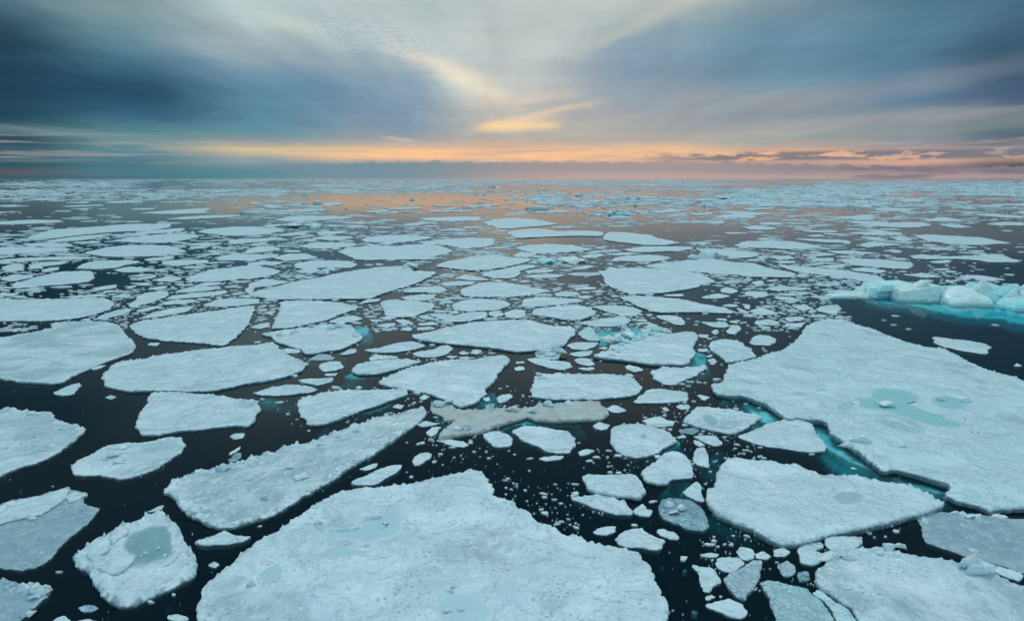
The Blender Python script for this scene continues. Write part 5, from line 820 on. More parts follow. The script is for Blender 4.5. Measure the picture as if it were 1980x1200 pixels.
PARTS = [
 ('pool', 'the vast floe', 'c=.60,.75,.83', '613.3,1024 650.7,1022.7 682.7,1020 701.3,1005.3 720,1000.5 736,997.3 749.3,980 762.7,970.7 784,964 778.7,992 781.3,1029.3 746.7,1040 720,1050.7 698.7,1048 666.7,1042.7 629.3,1040'),
 ('pool', 'the vast floe', 'c=.60,.75,.83', '610.7,1069.3 629.3,1058.7 650.7,1053.3 672,1057.3 693.3,1061.3 714.7,1064 712,1069.3 672,1071.5 634.7,1076'),
 ('pool', 'the vast floe', 'c=.60,.75,.83', '496,1109.3 517.3,1093.3 544,1090.7 546.7,1106.7 536,1120 506.7,1125.3'),
 ('pool', 'the vast floe', 'c=.60,.75,.83', '834.7,1170.7 853.3,1146.7 880,1141.3 928,1152 949.3,1170.7 957.3,1189.3 933.3,1208 853.3,1208'),
 ('pool', 'the rimmed floe', 'c=.26,.42,.46', '236,1066.7 237.3,1040 256,1024 277.3,1018.7 304,1010.7 325.3,1010.7 333.3,1029.3 336,1045.3 340,1061.3 328,1082.7 293.3,1093.3 240,1101.3 261.3,1077.3 256,1070.7'),
 ('pool', 'the giant floe', 'c=.40,.70,.72', '1633.3,773.3 1660,766.7 1690,766.7 1673.3,756.7 1693.3,746.7 1740,750 1783.3,763.3 1773.3,776.7 1756.7,776.7 1790,793.3 1840,810 1860,813.3 1876.7,831.7 1823.3,828.3 1773.3,816.7 1723.3,796.7 1656.7,786.7 1636.7,780'),
 ('pool', 'the giant floe', 'c=.44,.70,.75', '1793.3,770 1820,761.7 1853.3,766.7 1880,776.7 1873.3,790 1840,793.3 1813.3,786.7'),
 ('pool', 'the kite floe', 'c=.46,.62,.62', '1603.6,956.4 1625.4,948.2 1658.2,946.8 1674.5,957.7 1669.1,967.3 1647.3,975.4 1620,972.7 1606.3,964.5'),
 ('pool', 'the teardrop floe', 'c=.34,.54,.62', '1235.3,838.6 1245.4,836.1 1254.2,841.2 1250.4,847.5 1237.8,846.2'),
 ('pool', 'the frosted floe', 'c=.38,.54,.62', '1353.9,802 1374.1,799.5 1389.3,809.6 1386.8,824.7 1364,817.2'),
 ('ridge', 'the vast floe', 'w=.5', '613.3,1013.3 618.7,1018.7 629.3,1020 650.7,1021.3 666.7,1022.7 685.3,1020 698.7,1008 706.7,1000 720,999.5 733.3,997.3 742.7,986.7 749.3,978.7 762.7,969.3 776,962.7 789.3,949.3'),
 ('ridge', 'the giant floe', 'w=.25', '1853.3,806.7 1866.7,820 1880,835'),
 ('ridge', 'the giant floe', 'w=.25', '1863.3,810 1883.3,821.7 1891.7,835'),
 ('plate', 'the half drowned floe', 't=.09', '0,978.7 21.3,967.5 48,964 80,957.3 106.7,948 130.7,941.9 136.5,948 117.3,968 88,986.7 66.7,997.3 45.3,1000 21.3,1005.3 0,1010.7 -40,1018.7 -40,994.7'),
 ('plate', 'the half drowned floe', 't=.06', '125.3,960 138.7,951.5 160,952.5 169.3,954.7 149.3,965.3 133.3,970.7'),
 ('plate', 'the cushion floe', 't=.12', '1137.3,934.7 1162.7,930.7 1213.3,937.3 1240,942.7 1248,949.9 1237.3,958.7 1200,956 1160,949.9 1138.7,942.1'),
 ('plate', 'the cracked floe', 't=.10', '1240,913.3 1266.7,898.7 1280,909.3 1292,932 1274.7,934.1 1249.3,928'),
 ('plate', 'the rimmed floe', 't=.10', '173.3,1077.3 202.7,1070.7 234.7,1068.8 261.3,1075.2 254.7,1086.7 234.7,1102.7 213.3,1108 178.7,1093.3'),
 ('plate', 'the rimmed floe', 't=.09', '166.7,1064 188,1041.3 208,1036.8 213.3,1043.2 205.3,1064 186.7,1074.7 170.7,1076'),
 ('plate', 'the rimmed floe', 't=.08', '213.3,1037.3 229.3,1021.3 253.3,1014.7 246.7,1026.7 229.3,1040 216.5,1049.3'),
 ('shelf', 'the giant floe', 'z=.32', '1406.7,753.3 1426.7,776.7 1450,791.7 1466.7,813.3 1486.7,820 1500,813.3 1521.7,809.3 1540,810 1570,813.3 1576.7,836.7 1596.7,863.3 1626.7,886.7 1666.7,905 1700,915 1756.7,938.3 1816.7,959.3 1840,946.7 1813.3,913.3 1730,890 1706.7,873.3 1646.7,833.3 1606.7,796.7 1556.7,780 1500,766.7 1450,746.7'),
 ('shelf', 'the rubble floe', 'z=.5', '1313.5,709.8 1338.8,709.1 1361.5,706.1 1370.4,696 1367.8,687.1 1351.4,680.8 1326.2,675.8 1308.5,690.9'),
 ('shelf', 'the wedge floe', 'z=.7', '873.9,774.2 879,783.1 896.7,789.9 916.9,787.4 934.5,785.6 947.2,781.8 942.1,774.2 921.9,761.6'),
 ('shelf', 'the wedge floe', 'z=1.0', '960,756.6 962.5,764.1 944.8,781.8 929.7,788.1 909.5,788.1 919.6,774.2 939.8,759.1'),
 ('shelf', 'the turquoise lipped floe', 'z=.35', '677,630.3 692.1,630.8 714.8,633.3 717.4,641.7 702.2,647.5 687.1,645.5'),
 ('shelf', 'the turquoise lipped floe', 'z=.4', '588.6,675.8 601.2,685.9 631.5,680.8 661.8,675.8 641.6,668.2 606.3,668.2'),
 ('shelf', 'the dirty floe', 'z=1.1', '960,822.2 970.1,828.5 995.4,822.2 1025.7,821 1061,823.5 1101.4,823.5 1119.1,814.6 1096.4,802 1035.8,802 985.3,807.1'),
 ('shelf', 'the dirty floe', 'z=1.0', '841.1,799.5 853.7,812.1 879,813.4 884,802 858.8,791.9'),
 ('shelf', 'the green bellied floe', 'z=.8', '666.9,726.3 682,714.9 717.4,716.2 745.2,713.6 735.1,723.7 707.3,730.1 677,731.8'),
 ('shelf', 'the slipper floe', 'z=.5', '502.7,759.1 530.5,764.1 550.7,768.7 576,765.4 598.7,757.8 555.8,751.5'),
 ('shelf', 'the sloped floe', 'z=1.0', '621.4,814.6 641.6,820.2 671.9,814.6 707.3,802 752.7,785.6 762.8,775.5 707.3,781.8 656.8,802'),
 ('shelf', 'the humped back floe', 'z=.4', '1376.7,523.7 1389.3,530.1 1427.2,531.3 1460,532.6 1440,538.5 1494.5,538.5 1532.7,536.4 1494.5,528.2 1440,528.2'),
 ('shelf', 'the whale floe', 'z=.5', '1136.8,458.6 1157,464.4 1182.2,468.7 1212.5,472.7 1242.8,474.7 1237.8,468.2 1187.3,460.6 1151.9,455.6'),
 ('shelf', 'the kite floe', 'z=1.6', '1376,986.7 1397.3,997.3 1429.3,1013.3 1456,1024 1456,1008 1413.3,986.7'),
 ('shelf', 'the tooth floe', 'z=1.5', '1370.7,896 1384,890.7 1394.7,882.7 1402.7,872 1386.7,866.7 1376,880'),
 ('shelf', 'the cracked floe', 'z=.8', '1293.3,928 1304,937.3 1317.3,938.7 1333.3,930.7 1333.3,920 1306.7,920'),
 ('shelf', 'the round frosted floe', 'z=.7', '1043.3,602 1035.8,614.6 1061,617.7 1111.5,619.7 1111.5,607.1'),
 ('shelf', 'the teardrop floe', 'z=1.0', '1308.5,848.7 1318.6,855.1 1311,865.2 1278.2,874 1263,867.7 1288.3,852.5'),
]

def parse(s):
    return [tuple(map(float, w.split(','))) for w in s.split()]

def fractal(x, y, z=0.0, octaves=4):
    return noise.fractal(Vector((x, y, z)), 0.9, 2.0, octaves)

def seg_dist(P, poly):
    """Distance of points P (n,2) to a closed outline (m,2), and whether inside."""
    A = poly
    B = np.roll(poly, -1, axis=0)
    d2 = np.full(len(P), 1e18)
    inside = np.zeros(len(P), bool)
    for a, b in zip(A, B):
        ab = b - a
        L = max(ab @ ab, 1e-12)
        t = np.clip(((P - a) @ ab) / L, 0, 1)
        q = P - a - t[:, None] * ab
        d2 = np.minimum(d2, (q * q).sum(1))
        if a[1] != b[1]:
            c = (a[1] > P[:, 1]) != (b[1] > P[:, 1])
            xi = a[0] + (P[:, 1] - a[1]) * (b[0] - a[0]) / (b[1] - a[1])
            inside ^= c & (P[:, 0] < xi)
    return np.sqrt(d2), inside

def chaikin(poly, n=1, q=0.22):
    for _ in range(n):
        out = []
        for a, b in zip(poly, np.roll(poly, -1, axis=0)):
            out += [a * (1 - q) + b * q, a * q + b * (1 - q)]
        poly = np.array(out)
    return poly

def rough_outline(poly, step, amp, seed):
    """Resample a closed outline and fray it the way broken ice frays."""
    poly = chaikin(np.asarray(poly, float), 1, 0.13)
    if ((poly[:, 0] * np.roll(poly[:, 1], -1) - np.roll(poly[:, 0], -1) * poly[:, 1]).sum()) < 0:
        poly = poly[::-1]
    pts = []
    for a, b in zip(poly, np.roll(poly, -1, axis=0)):
        n = max(1, int(np.linalg.norm(b - a) / step))
        pts += [a + (b - a) * k / n for k in range(n)]
    pts = np.array(pts)
    nx = np.roll(pts, -1, axis=0) - np.roll(pts, 1, axis=0)
    nrm = np.stack([nx[:, 1], -nx[:, 0]], 1)
    nrm /= np.maximum(np.linalg.norm(nrm, axis=1), 1e-9)[:, None]
    f0 = 0.35 / max(amp, 1e-3)
    d = np.array([amp * (1.3 * fractal(x * f0 * .30, y * f0 * .30, seed, 5) + 0.9 * abs(fractal(x * f0, y * f0, seed + 7, 4)) - 0.3) for x, y in pts])
    return pts + nrm * d[:, None], nrm

def build_slab(name, world_poly, top, centre, mat, dist, depth=0.35, flare=-0.12, rim_h=0.06, rim_w=0.35, bump=0.04, seed=0.0, pools=(), parent=None,
               spacing=8.0, edge_px=2.4, amp_px=3.0, wall=True, slope=None):
    """One irregular slab of ice: frayed outline, crumbly raised edge, gently uneven top, broken side wall."""
    px = dist / FOC
    step = max(edge_px * px, 0.03)
    amp = max(amp_px * px, 0.035)
    C = np.array(centre[:2])
    out, nrm = rough_outline(np.array(world_poly) - C, step, amp, seed)
    area = abs((out[:, 0] * np.roll(out[:, 1], -1) - np.roll(out[:, 0], -1) * out[:, 1]).sum()) / 2
    sp = max(spacing * px, 0.09, math.sqrt(area / 7000.0))
    lo, hi = out.min(0), out.max(0)
    gx, gy = np.meshgrid(np.arange(lo[0], hi[0], sp), np.arange(lo[1], hi[1], sp))
    P = np.stack([gx.ravel(), gy.ravel()], 1)
    if len(P):
        P = P + rng.uniform(-0.35, 0.35, P.shape) * sp
        d, ins = seg_dist(P, out)
        P = P[ins & (d > 0.45 * step + 0.25 * sp)]
    n = len(out)
    # a second row just inside the edge gives it a rounded shoulder
    inner = out - nrm * max(0.5 * step, 0.035)
    d, ins = seg_dist(inner, out)
    inner = inner[ins & (d > 0.3 * step)]
    allp = [Vector(p) for p in out] + [Vector(p) for p in inner] + [Vector(p) for p in P]
    edges = [(i, (i + 1) % n) for i in range(n)]
    v2, e2, f2, ov, oe, of = geometry.delaunay_2d_cdt(allp, edges, [list(range(n))], 1, 1e-6 * max(1.0, px))
    V = np.array([(v.x, v.y) for v in v2])
    # some source points may have merged: find where the outline went
    where = {}
    for i, src in enumerate(ov):
        for s_ in src:
            where[s_] = i
    dist_e, _ = seg_dist(V, out) if len(V) < 20000 else (np.ones(len(V)), None)
    ring = [where.get(i) for i in range(n)]
    rset = set(r for r in ring if r is not None)
    Z = np.zeros(len(V))
    RIM = np.zeros(len(V))
    rw = max(rim_w, 2.5 * px)
    pd = []
    for pl, lev in pools:
        dd, ii = seg_dist(V, pl - C)
        pd.append((np.where(ii, dd, -dd), lev))
    fr = 0.9 / max(0.25, 3 * px)
    for i, (x, y) in enumerate(V):
        z = bump * fractal(x * 0.45, y * 0.45, seed + 3, 3) + bump * 0.55 * fractal(x * 2.3, y * 2.3, seed, 3)
        e = max(0.0, 1.0 - dist_e[i] / rw)
        lump = max(0.0, fractal(x * fr * 1.6, y * fr * 1.6, seed + 11, 4) + 0.05)
        z += rim_h * e * lump * 2.8
        RIM[i] = e * min(1.0, 0.1 + 1.6 * lump)
        if i in rset:
            z = z * 0.5 - min(0.12 * abs(top), 0.025)
        for dd, lev in pd:
            k = min(max((dd[i] + 0.12) / 0.3, 0.0), 1.0)
            k = k * k * (3 - 2 * k)
            z = z * (1 - k) + (lev - top - 0.03) * k
        Z[i] = z
    if slope is not None:
        Z += slope[0] * V[:, 0] + slope[1] * V[:, 1]
    verts = [(x, y, top + z) for (x, y), z in zip(V, Z)]
    rim = list(RIM)
    faces = [tuple(f) for f in f2]
    if wall:
        ok = [r for r in ring if r is not None]
        rn = [nrm[i] for i, r in enumerate(ring) if r is not None]
        levels = []
        for k, (zf, of_) in enumerate(((0.45, 0.5), (0.0, 0.15), (-1.0, 1.0))):
            row = []
            for r, nn in zip(ok, rn):
                x, y = V[r]
                if k == 0:
                    z = max(verts[r][2] * 0.5, 0.0) if top > 0.02 else verts[r][2] - depth * 0.3
                    o = 0.02 + 0.02 * fractal(x * 5, y * 5, seed)
                elif k == 1:
                    z = -0.02 if top > 0.02 else verts[r][2] - depth * 0.6
                    o = flare * 0.25
                else:
                    z = (0 if top > 0.02 else verts[r][2]) - depth
                    o = flare
                o = min(o, 0.4) if top > 0.02 else o
                row.append(len(verts))
                q_ = 0.97 if k == 2 and top > 0.02 else 1.0
                verts.append(((x + nn[0] * o) * q_, (y + nn[1] * o) * q_, z))
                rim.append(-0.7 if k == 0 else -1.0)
            levels.append(row)
        prev = ok
        for row in levels:
            m_ = len(row)
            for i in range(m_):
                j = (i + 1) % m_
                if prev[i] != prev[j]:
                    faces.append((prev[i], row[i], row[j], prev[j]))
            prev = row
        faces.append(tuple(reversed(prev)))
    ob = mesh_object(name, verts, faces, mat, parent=parent, rim=rim)
    if parent is None:
        ob.location = (centre[0], centre[1], 0)
    return ob, out + C

TINT = {'a': (0.93, 1.0, 0.985), 'w': (1.0, 1.0, 1.0), 'g': (0.66, 0.74, 0.80), 'd': (1.0, 0.98, 0.94), 'q': (0.82, 1.0, 0.96)}
rows = [(k, h, b, t, rim, n, lab, parse(p)) for k, h, b, t, rim, n, lab, p in FLOES]
part_rows = {}
for ty, own, prm, p in PARTS:
    part_rows.setdefault(own, []).append((ty, dict(q.split('=') for q in prm.split()), parse(p)))
occupied = []                       # outlines on the water, for the drifting bits
built = {}
for idx, (kind, h, bare, tint, rimf, noun, label, poly) in enumerate(rows):
    h = h * 0.5 if h > 0.05 else h
    W = np.array([at(x, y, h) for x, y in poly])
    ctr = W.mean(0)
    dist = math.hypot(ctr[1] * CP + (CAM_H - h) * SP, 0.0)
    occupied.append(np.array(poly))
    mine = part_rows.get(noun, []) if noun else []
    pools = [(chaikin(np.array([at(x, y, h) for x, y in pp]), 2), h - 0.02) for ty, pr, pp in mine if ty == 'pool']
    name = "ice_floe" if kind == 'F' else "ice_chunk"
    small = dist > 55
    ob, outline = build_slab(name, W, h, ctr, DIRTY if tint == 'd' else ICE, dist,
        depth=0.16 if kind == 'F' else 0.08, flare=-0.03, rim_h=(0.05 if kind == 'F' else 0.04) * (1 + 1.6 * rimf) * (0.4 if h < 0.1 else 1), rim_w=0.35 + 0.5 * rimf,
        bump=(0.045 if tint != 'd' else 0.12) * (0.5 if h < 0.1 else 1) * (1 if not small else 1.4), seed=idx * 3.7, pools=pools)
    ob.color = (*TINT[tint], bare)
    tag(ob, label, "ice floe" if kind == 'F' else "ice chunk", "floes of the drifting pack" if kind == 'F' else "small chunks between the floes")
    built[noun or label] = ob
    for ty, pr, pp in mine:
        L = lambda q: (q[0] - ctr[0], q[1] - ctr[1])
        if ty == 'pool':
            pl = chaikin(np.array([at(x, y, h) for x, y in pp]), 2) - ctr
            pm = pl.mean(0)
            n = len(pl)
            vs_, fs, ed = [], [], []
            for q, e in ((1.14, 1.0), (0.99, 0.75), (0.80, 0.25), (0.5, 0.0)):
                vs_ += [(*(pm + (c - pm) * q), h - 0.02) for c in pl]
                ed += [e] * n
            for k in range(3):
                fs += [(k * n + a, k * n + (a + 1) % n, (k + 1) * n + (a + 1) % n, (k + 1) * n + a) for a in range(n)]
            fs.append(tuple(range(3 * n, 4 * n)))
            po = mesh_object("melt_pool", vs_, fs, POOL, parent=ob, smooth=False, rim=ed)
            po.color = (*map(float, pr['c'].split(',')), 1)
        elif ty == 'ridge':
            w = float(pr['w'])
            line = [np.array(L(at(x, y, h + 0.03))) for x, y in pp]
            dense = []
            for a, b in zip(line, line[1:]):
                n = max(2, int(np.linalg.norm(b - a) / 0.12))
                dense += [a + (b - a) * k / n for k in range(n)]
            dense.append(line[-1])
            vs_, fs = [], []
            for k, c in enumerate(dense):
                t = dense[min(k + 1, len(dense) - 1)] - dense[max(k - 1, 0)]
                t = t / max(np.linalg.norm(t), 1e-9)
                nn = np.array([-t[1], t[0]])
                ww = w * (0.55 + 0.5 * fractal(c[0] * 1.7, c[1] * 1.7, 4.0, 3)) * min(1, 0.3 + k * 0.2, 0.3 + (len(dense) - 1 - k) * 0.2)
                ww = max(ww, 0.05)
                hh = 0.07 * (0.8 + 0.5 * fractal(c[0] * 2.5, c[1] * 2.5, 8.0, 2))
                for s_, z in ((-1, -0.06), (-0.5, hh * 0.8), (0, hh), (0.5, hh * 0.75), (1, -0.06)):
                    q = c + nn * s_ * ww * 0.5
                    vs_.append((q[0], q[1], h + 0.02 + z))
            for k in range(len(dense) - 1):
                for j in range(4):
                    a = k * 5 + j
                    fs.append((a, a + 5, a + 6, a + 1))
            ro = mesh_object("snow_ridge", vs_, fs, ICE, parent=ob, rim=[1.0] * len(vs_))
            ro.color = (1, 1, 1, 0.0)
        elif ty == 'plate':
            t = float(pr['t'])
            Wp = [at(x, y, h + t) for x, y in pp]
            so, _ = build_slab("snow_plate", np.array(Wp), h + t, ctr, ICE, dist, depth=0.02, flare=0.0, rim_h=0.02, bump=0.02, seed=idx + len(pp), parent=ob)
            for v in so.data.vertices:
                if v.co.z < h - 0.06:
                    v.co.z = h - 0.06
            so.color = (1, 1, 1, 0.12)
        elif ty == 'shelf':
            z = -float(pr['z'])
            Wp = [at(x, y, z) for x, y in pp]
            so, _ = build_slab("underwater_shelf", np.array(Wp), z, ctr, SHELF, dist, depth=0.8, flare=0.5, rim_h=0.0, bump=0.16, seed=idx + 0.5 * len(pp), parent=ob, amp_px=5)

# ------------------------------------------------------------------ lumps and blocks of ice
def lump_mesh(corners, subdiv, amp, seed, freq=1.4):
    bm = bmesh.new()
    for c in corners:
        bm.verts.new(c)
    bmesh.ops.convex_hull(bm, input=bm.verts[:])
    for v in [v for v in bm.verts if not v.link_faces]:
        bm.verts.remove(v)
    bmesh.ops.triangulate(bm, faces=bm.faces[:])
    for _ in range(subdiv):
        bmesh.ops.subdivide_edges(bm, edges=bm.edges[:], cuts=1, use_grid_fill=True)
        bmesh.ops.triangulate(bm, faces=bm.faces[:])
    bm.normal_update()
    bmesh.ops.recalc_face_normals(bm, faces=bm.faces[:])
    bm.normal_update()
    move = [(v, v.normal * amp * (fractal(v.co.x * freq, v.co.y * freq, v.co.z * freq * 1.5 + seed, 4) - 0.25)) for v in bm.verts]
    for v, d in move:
        v.co += d
    vs_ = [tuple(v.co) for v in bm.verts]
    bm.verts.index_update()
    fs = [tuple(v.index for v in f.verts) for f in bm.faces]
    bm.free()
    return vs_, fs

def ice_block(parent, corners, subdiv=3, amp=0.12, seed=0.0, colour=(1, 1, 1), bare=0.1, name="ice_block", freq=1.4, smooth=False):
    vs_, fs = lump_mesh(corners, subdiv, amp, seed, freq)
    o = mesh_object(name, vs_, fs, GLACIER if name == 'ice_block' else ICE, parent=parent, smooth=smooth, rim=[0.4] * len(vs_))
    o.color = (*colour, bare)
    return o

def boulder(x, y, z, sx, sy, sz, seed):
    r = random.Random(seed)
    c = []
    for k in range(11):
        a = r.uniform(0, 2 * math.pi)
        u = r.uniform(-0.2, 1.0)
        q = math.sqrt(max(0.05, 1 - u * u)) * r.uniform(0.75, 1.1)
        c.append((x + sx * q * math.cos(a), y + sy * q * math.sin(a), z + sz * u))
    return c

def lumps_on(noun, spots, size=(0.12, 0.3)):
    """Small frozen lumps standing on a floe."""
    ob = built[noun]
    h = [r for r in rows if r[5] == noun][0][1] * 0.5
    for k, (px_, py_, *s_) in enumerate(spots):
        x, y = at(px_, py_, h)
        x, y = x - ob.location.x, y - ob.location.y
        s_ = s_[0] if s_ else random.uniform(*size)
        a = ice_block(ob, boulder(x, y, h - 0.03, s_ * random.uniform(.8, 1.5), s_ * random.uniform(.6, 1.0), s_ * random.uniform(.7, 1.0), (k * 7919 + len(noun) * 31) & 0xffff),
                      2, s_ * 0.06, k * 1.3, name="ice_lump", freq=4.0, smooth=True)

lumps_on("the long diagonal floe", [(430, 908, .38), (450, 905, .2), (485, 902, .22), (506, 895, .2), (580, 922, .35), (372, 992, .3), (395, 990, .28), (484, 925, .32), (512, 964, .26), (560, 905, .18), (540, 932, .15), (600, 890, .2), (470, 950, .16), (450, 965, .18), (620, 860, .2), (650, 845, .2), (690, 835, .22), (415, 955, .18), (530, 985, .2)])
lumps_on("the oval floe", [(216, 882, .3), (218, 868, .26), (236, 866, .24), (228, 895, .2), (205, 890, .16), (240, 888, .12)])
lumps_on("the pointed floe", [(60, 800, .25), (12, 865, .25), (40, 858, .15), (70, 845, .2), (85, 870, .16), (100, 862, .18), (30, 880, .14), (118, 830, .14), (52, 842, .12)])
lumps_on("the corner floe", [(46, 1140, .3), (58, 1132, .22), (70, 1142, .32), (82, 1148, .26), (66, 1158, .2), (88, 1138, .18), (60, 1185, .18)])
lumps_on("the half drowned floe", [(62, 1004, .22), (78, 996, .16), (80, 1068, .12), (58, 1092, .12)])
lumps_on("the rimmed floe", [(280, 1068, .1), (306, 1060, .14), (272, 1074, .08), (320, 1072, .1)])
lumps_on("the vast floe", [(745, 1012, .18), (738, 1018, .16), (740, 1006, .12), (878, 1136, .16), (872, 1142, .12), (616, 1010, .2), (710, 1054, .14), (490, 1128, .22), (865, 1180, .12), (890, 1176, .14), (668, 1042, .12)])
lumps_on("the drowned chunk", [(1316, 983, .3), (1294, 976, .24), (1304, 992, .2), (1282, 988, .12), (1340, 1012, .12), (1322, 1006, .12)])
lumps_on("the giant floe", [(1656, 780, .28), (1715, 785, .4), (1702, 778, .25), (1662, 855, .5), (1640, 862, .3), (1586, 754, .25), (1820, 773, .3), (1870, 776, .3), (1740, 862, .25)], (0.3, 0.5))
lumps_on("the wind carved floe", [(1690, 1065, .3), (1720, 1060, .26), (1740, 1058, .2), (1700, 1070, .2), (1880, 1094, .5), (1905, 1102, .45), (1890, 1108, .4), (1600, 1076, .35), (1622, 1072, .3), (1640, 1079, .25), (1700, 1148, .12)])
lumps_on("the slate floe", [(1862, 996, .22), (1876, 1000, .2), (1890, 999, .24), (1840, 992, .14), (1850, 992, .18), (1880, 1066, .18), (1935, 1024, .1), (1820, 1018, .08), (1860, 1014, .08)])
lumps_on("the turquoise lipped floe", [(640, 636, .4), (660, 632, .5), (600, 632, .45), (690, 650, .5), (570, 644, .35), (540, 648, .35)])
lumps_on("the ridged chunk", [(1045, 683, .5), (1058, 680, .6), (1072, 678, .7), (1083, 684, .55), (1064, 688, .5)])
lumps_on("the spiky floe", [(330, 453, .8), (345, 452, .9), (358, 452, 1.0), (370, 453, .8), (318, 455, .7)])
lumps_on("the dirty floe", [(850, 782, .35), (868, 778, .3), (950, 790, .4), (990, 792, .4), (1060, 782, .4), (900, 826, .35), (880, 830, .3), (1100, 782, .35), (1030, 795, .3)])
lumps_on("the crusted blade", [(1150, 960, .14), (1172, 962, .16), (1186, 962, .12), (1206, 968, .1), (1130, 960, .1)])
lumps_on("the strip with a lump", [(262, 388, 2.2), (270, 387, 2.0)])
lumps_on("the loaf floe", [(1040, 725, .3), (1048, 731, .25), (1215, 728, .3)])
lumps_on("the great wing floe", [(628, 528, .8), (640, 526, .7), (790, 517, 1.2), (780, 519, .8)])
lumps_on("the humped back floe", [(1355, 499, 1.6), (1375, 499, 1.3), (1340, 502, 1.1), (1470, 508, 1.0)])

def shelf_under(parent, px_pts, z, dist, seed):
    Wp = np.array([at(x, y, z) for x, y in px_pts])
    return build_slab("underwater_shelf", Wp, z, (parent.location.x, parent.location.y), SHELF, dist, depth=0.9, flare=0.25, rim_h=0.0, bump=0.2, seed=seed, parent=parent, amp_px=6)

# the iceberg of tumbled turquoise blocks
bx, by = at(1778, 580, 0)
berg = tag(empty("iceberg", (bx, by, 0)), "turquoise iceberg of tumbled blocks on a glowing green foot, by open dark water", "iceberg")
BC = [(1, 1, 1), (0.72, 0.97, 1.0), (0.60, 0.95, 1.0)]
ice_block(berg, [(-2.0, 0, -.3), (2.0, -.1, -.3), (2.1, 3, -.3), (-1.7, 3, -.3), (-1.55, .2, .85), (0.0, .3, 1.05), (2.08, .15, 1.45), (2.1, 2.5, 1.42), (-.2, 2.8, 1.2), (-1.6, 2.3, 1.0)], 2, .04, 1.0, BC[0], .05)
ice_block(berg, [(-4.2, 2.2, -.3), (.8, 2.4, -.3), (.8, 6, -.3), (-3.6, 6, -.3), (-3.7, 2.6, .75), (-1.5, 2.4, .9), (.6, 2.6, 1.35), (.7, 5.4, 1.3), (-3.0, 5.4, 1.0), (-1.4, 4.5, 1.3)], 2, .05, 5.0, BC[1], .25)
ice_block(berg, [(1.9, -2, -.3), (6.2, -2.2, -.3), (6.3, 2.2, -.3), (2.0, 2.6, -.3), (2.1, -1.2, .35), (3.9, .2, 1.35), (5.7, .5, 1.15), (6.2, -1.2, .4), (4.6, 2.0, 1.2), (2.3, 1.5, .8), (4.4, -1.6, .5)], 3, .07, 9.0, BC[0], .12)
ice_block(berg, [(5.8, -.6, -.3), (8.9, -.8, -.3), (9.4, 4, -.3), (5.9, 4, -.3), (6.4, .2, 1.25), (7.3, .8, 1.45), (8.5, 1.2, .75), (6.6, 2.8, 1.5), (8.8, 3.2, .8), (6.0, -.2, .6)], 2, .08, 13.0, BC[1], .15)
ice_block(berg, [(6.2, -4.4, -.3), (9.9, -4.9, -.3), (9.7, -1.5, -.3), (6.1, -1.8, -.3), (6.7, -3.6, .35), (8.2, -3.8, .6), (9.5, -3.8, .35), (8.8, -2, .75), (6.8, -1.9, .5)], 2, .06, 17.0, BC[2], .2)
ice_block(berg, [(9.2, -7.2, -.3), (15, -8, -.3), (15, 2.5, -.3), (9.1, 1.5, -.3), (9.6, -6.0, .35), (12, -6.4, .6), (10.4, -1.5, 1.15), (11.4, .6, 1.55), (14, -2, 1.2), (9.8, .9, 1.0)], 2, .08, 21.0, BC[0], .08)
ice_block(berg, [(8.2, -8.8, -.3), (9.6, -9.2, -.3), (9.8, -7.8, -.3), (8.3, -7.7, -.3), (8.6, -8.5, .35), (9.3, -8.4, .45), (9.2, -7.9, .4)], 3, .1, 25.0, BC[0], .05)
ice_block(berg, [(-.6, .6, .9), (1.2, .5, 1.1), (1.3, 1.7, 1.2), (-.3, 1.9, 1.0), (.5, .8, 1.65), (1.25, .7, 1.98), (.8, 1.6, 1.8)], 3, .08, 27.0, BC[0], .05)
ice_block(berg, [(6.0, .2, 1.0), (7.6, .3, 1.1), (7.4, 1.8, 1.2), (6.2, 1.7, 1.1), (6.5, .5, 2.15), (7.0, 1.0, 1.85)], 3, .08, 29.0, BC[0], .05)
ice_block(berg, [(9.8, -1.2, .6), (12.2, -1.0, .8), (12.0, .8, .9), (10.0, .6, .8), (10.8, -.6, 1.95), (11.6, 0, 2.25), (10.3, .3, 1.5)], 3, .1, 33.0, BC[0], .05)
ice_block(berg, [(-3.2, 2.0, .5), (-1.4, 1.8, .6), (-1.2, 3.2, .8), (-3.0, 3.4, .7), (-2.6, 2.3, 1.15), (-1.5, 2.2, 1.3)], 3, .08, 35.0, BC[1], .05)
LP = lambda s_: [(1440 + float(a.split(',')[0]) / 3.667, 400 + float(a.split(',')[1]) / 3.667) for a in s_.split()]
shelf_under(berg, LP("520,612 640,600 760,602 1000,560 1300,560 1700,580 2100,600 2150,760 2100,836 1900,822 1830,804 1700,788 1600,776 1400,746 1200,708 1000,680 800,652 660,634"), -0.42, 68, 3.0)
low = ice_block(berg, [(-9.2, 1.5, -.2), (-4, 1.8, -.2), (-3.6, 4, -.2), (-9, 3.6, -.2), (-8.2, 2.0, .12), (-6, 2.0, .2), (-4.2, 2.4, .3), (-4.2, 3.6, .3), (-7.5, 3.4, .15)], 4, .12, 31.0, BC[0], .1)
low.name = "low_ledge"

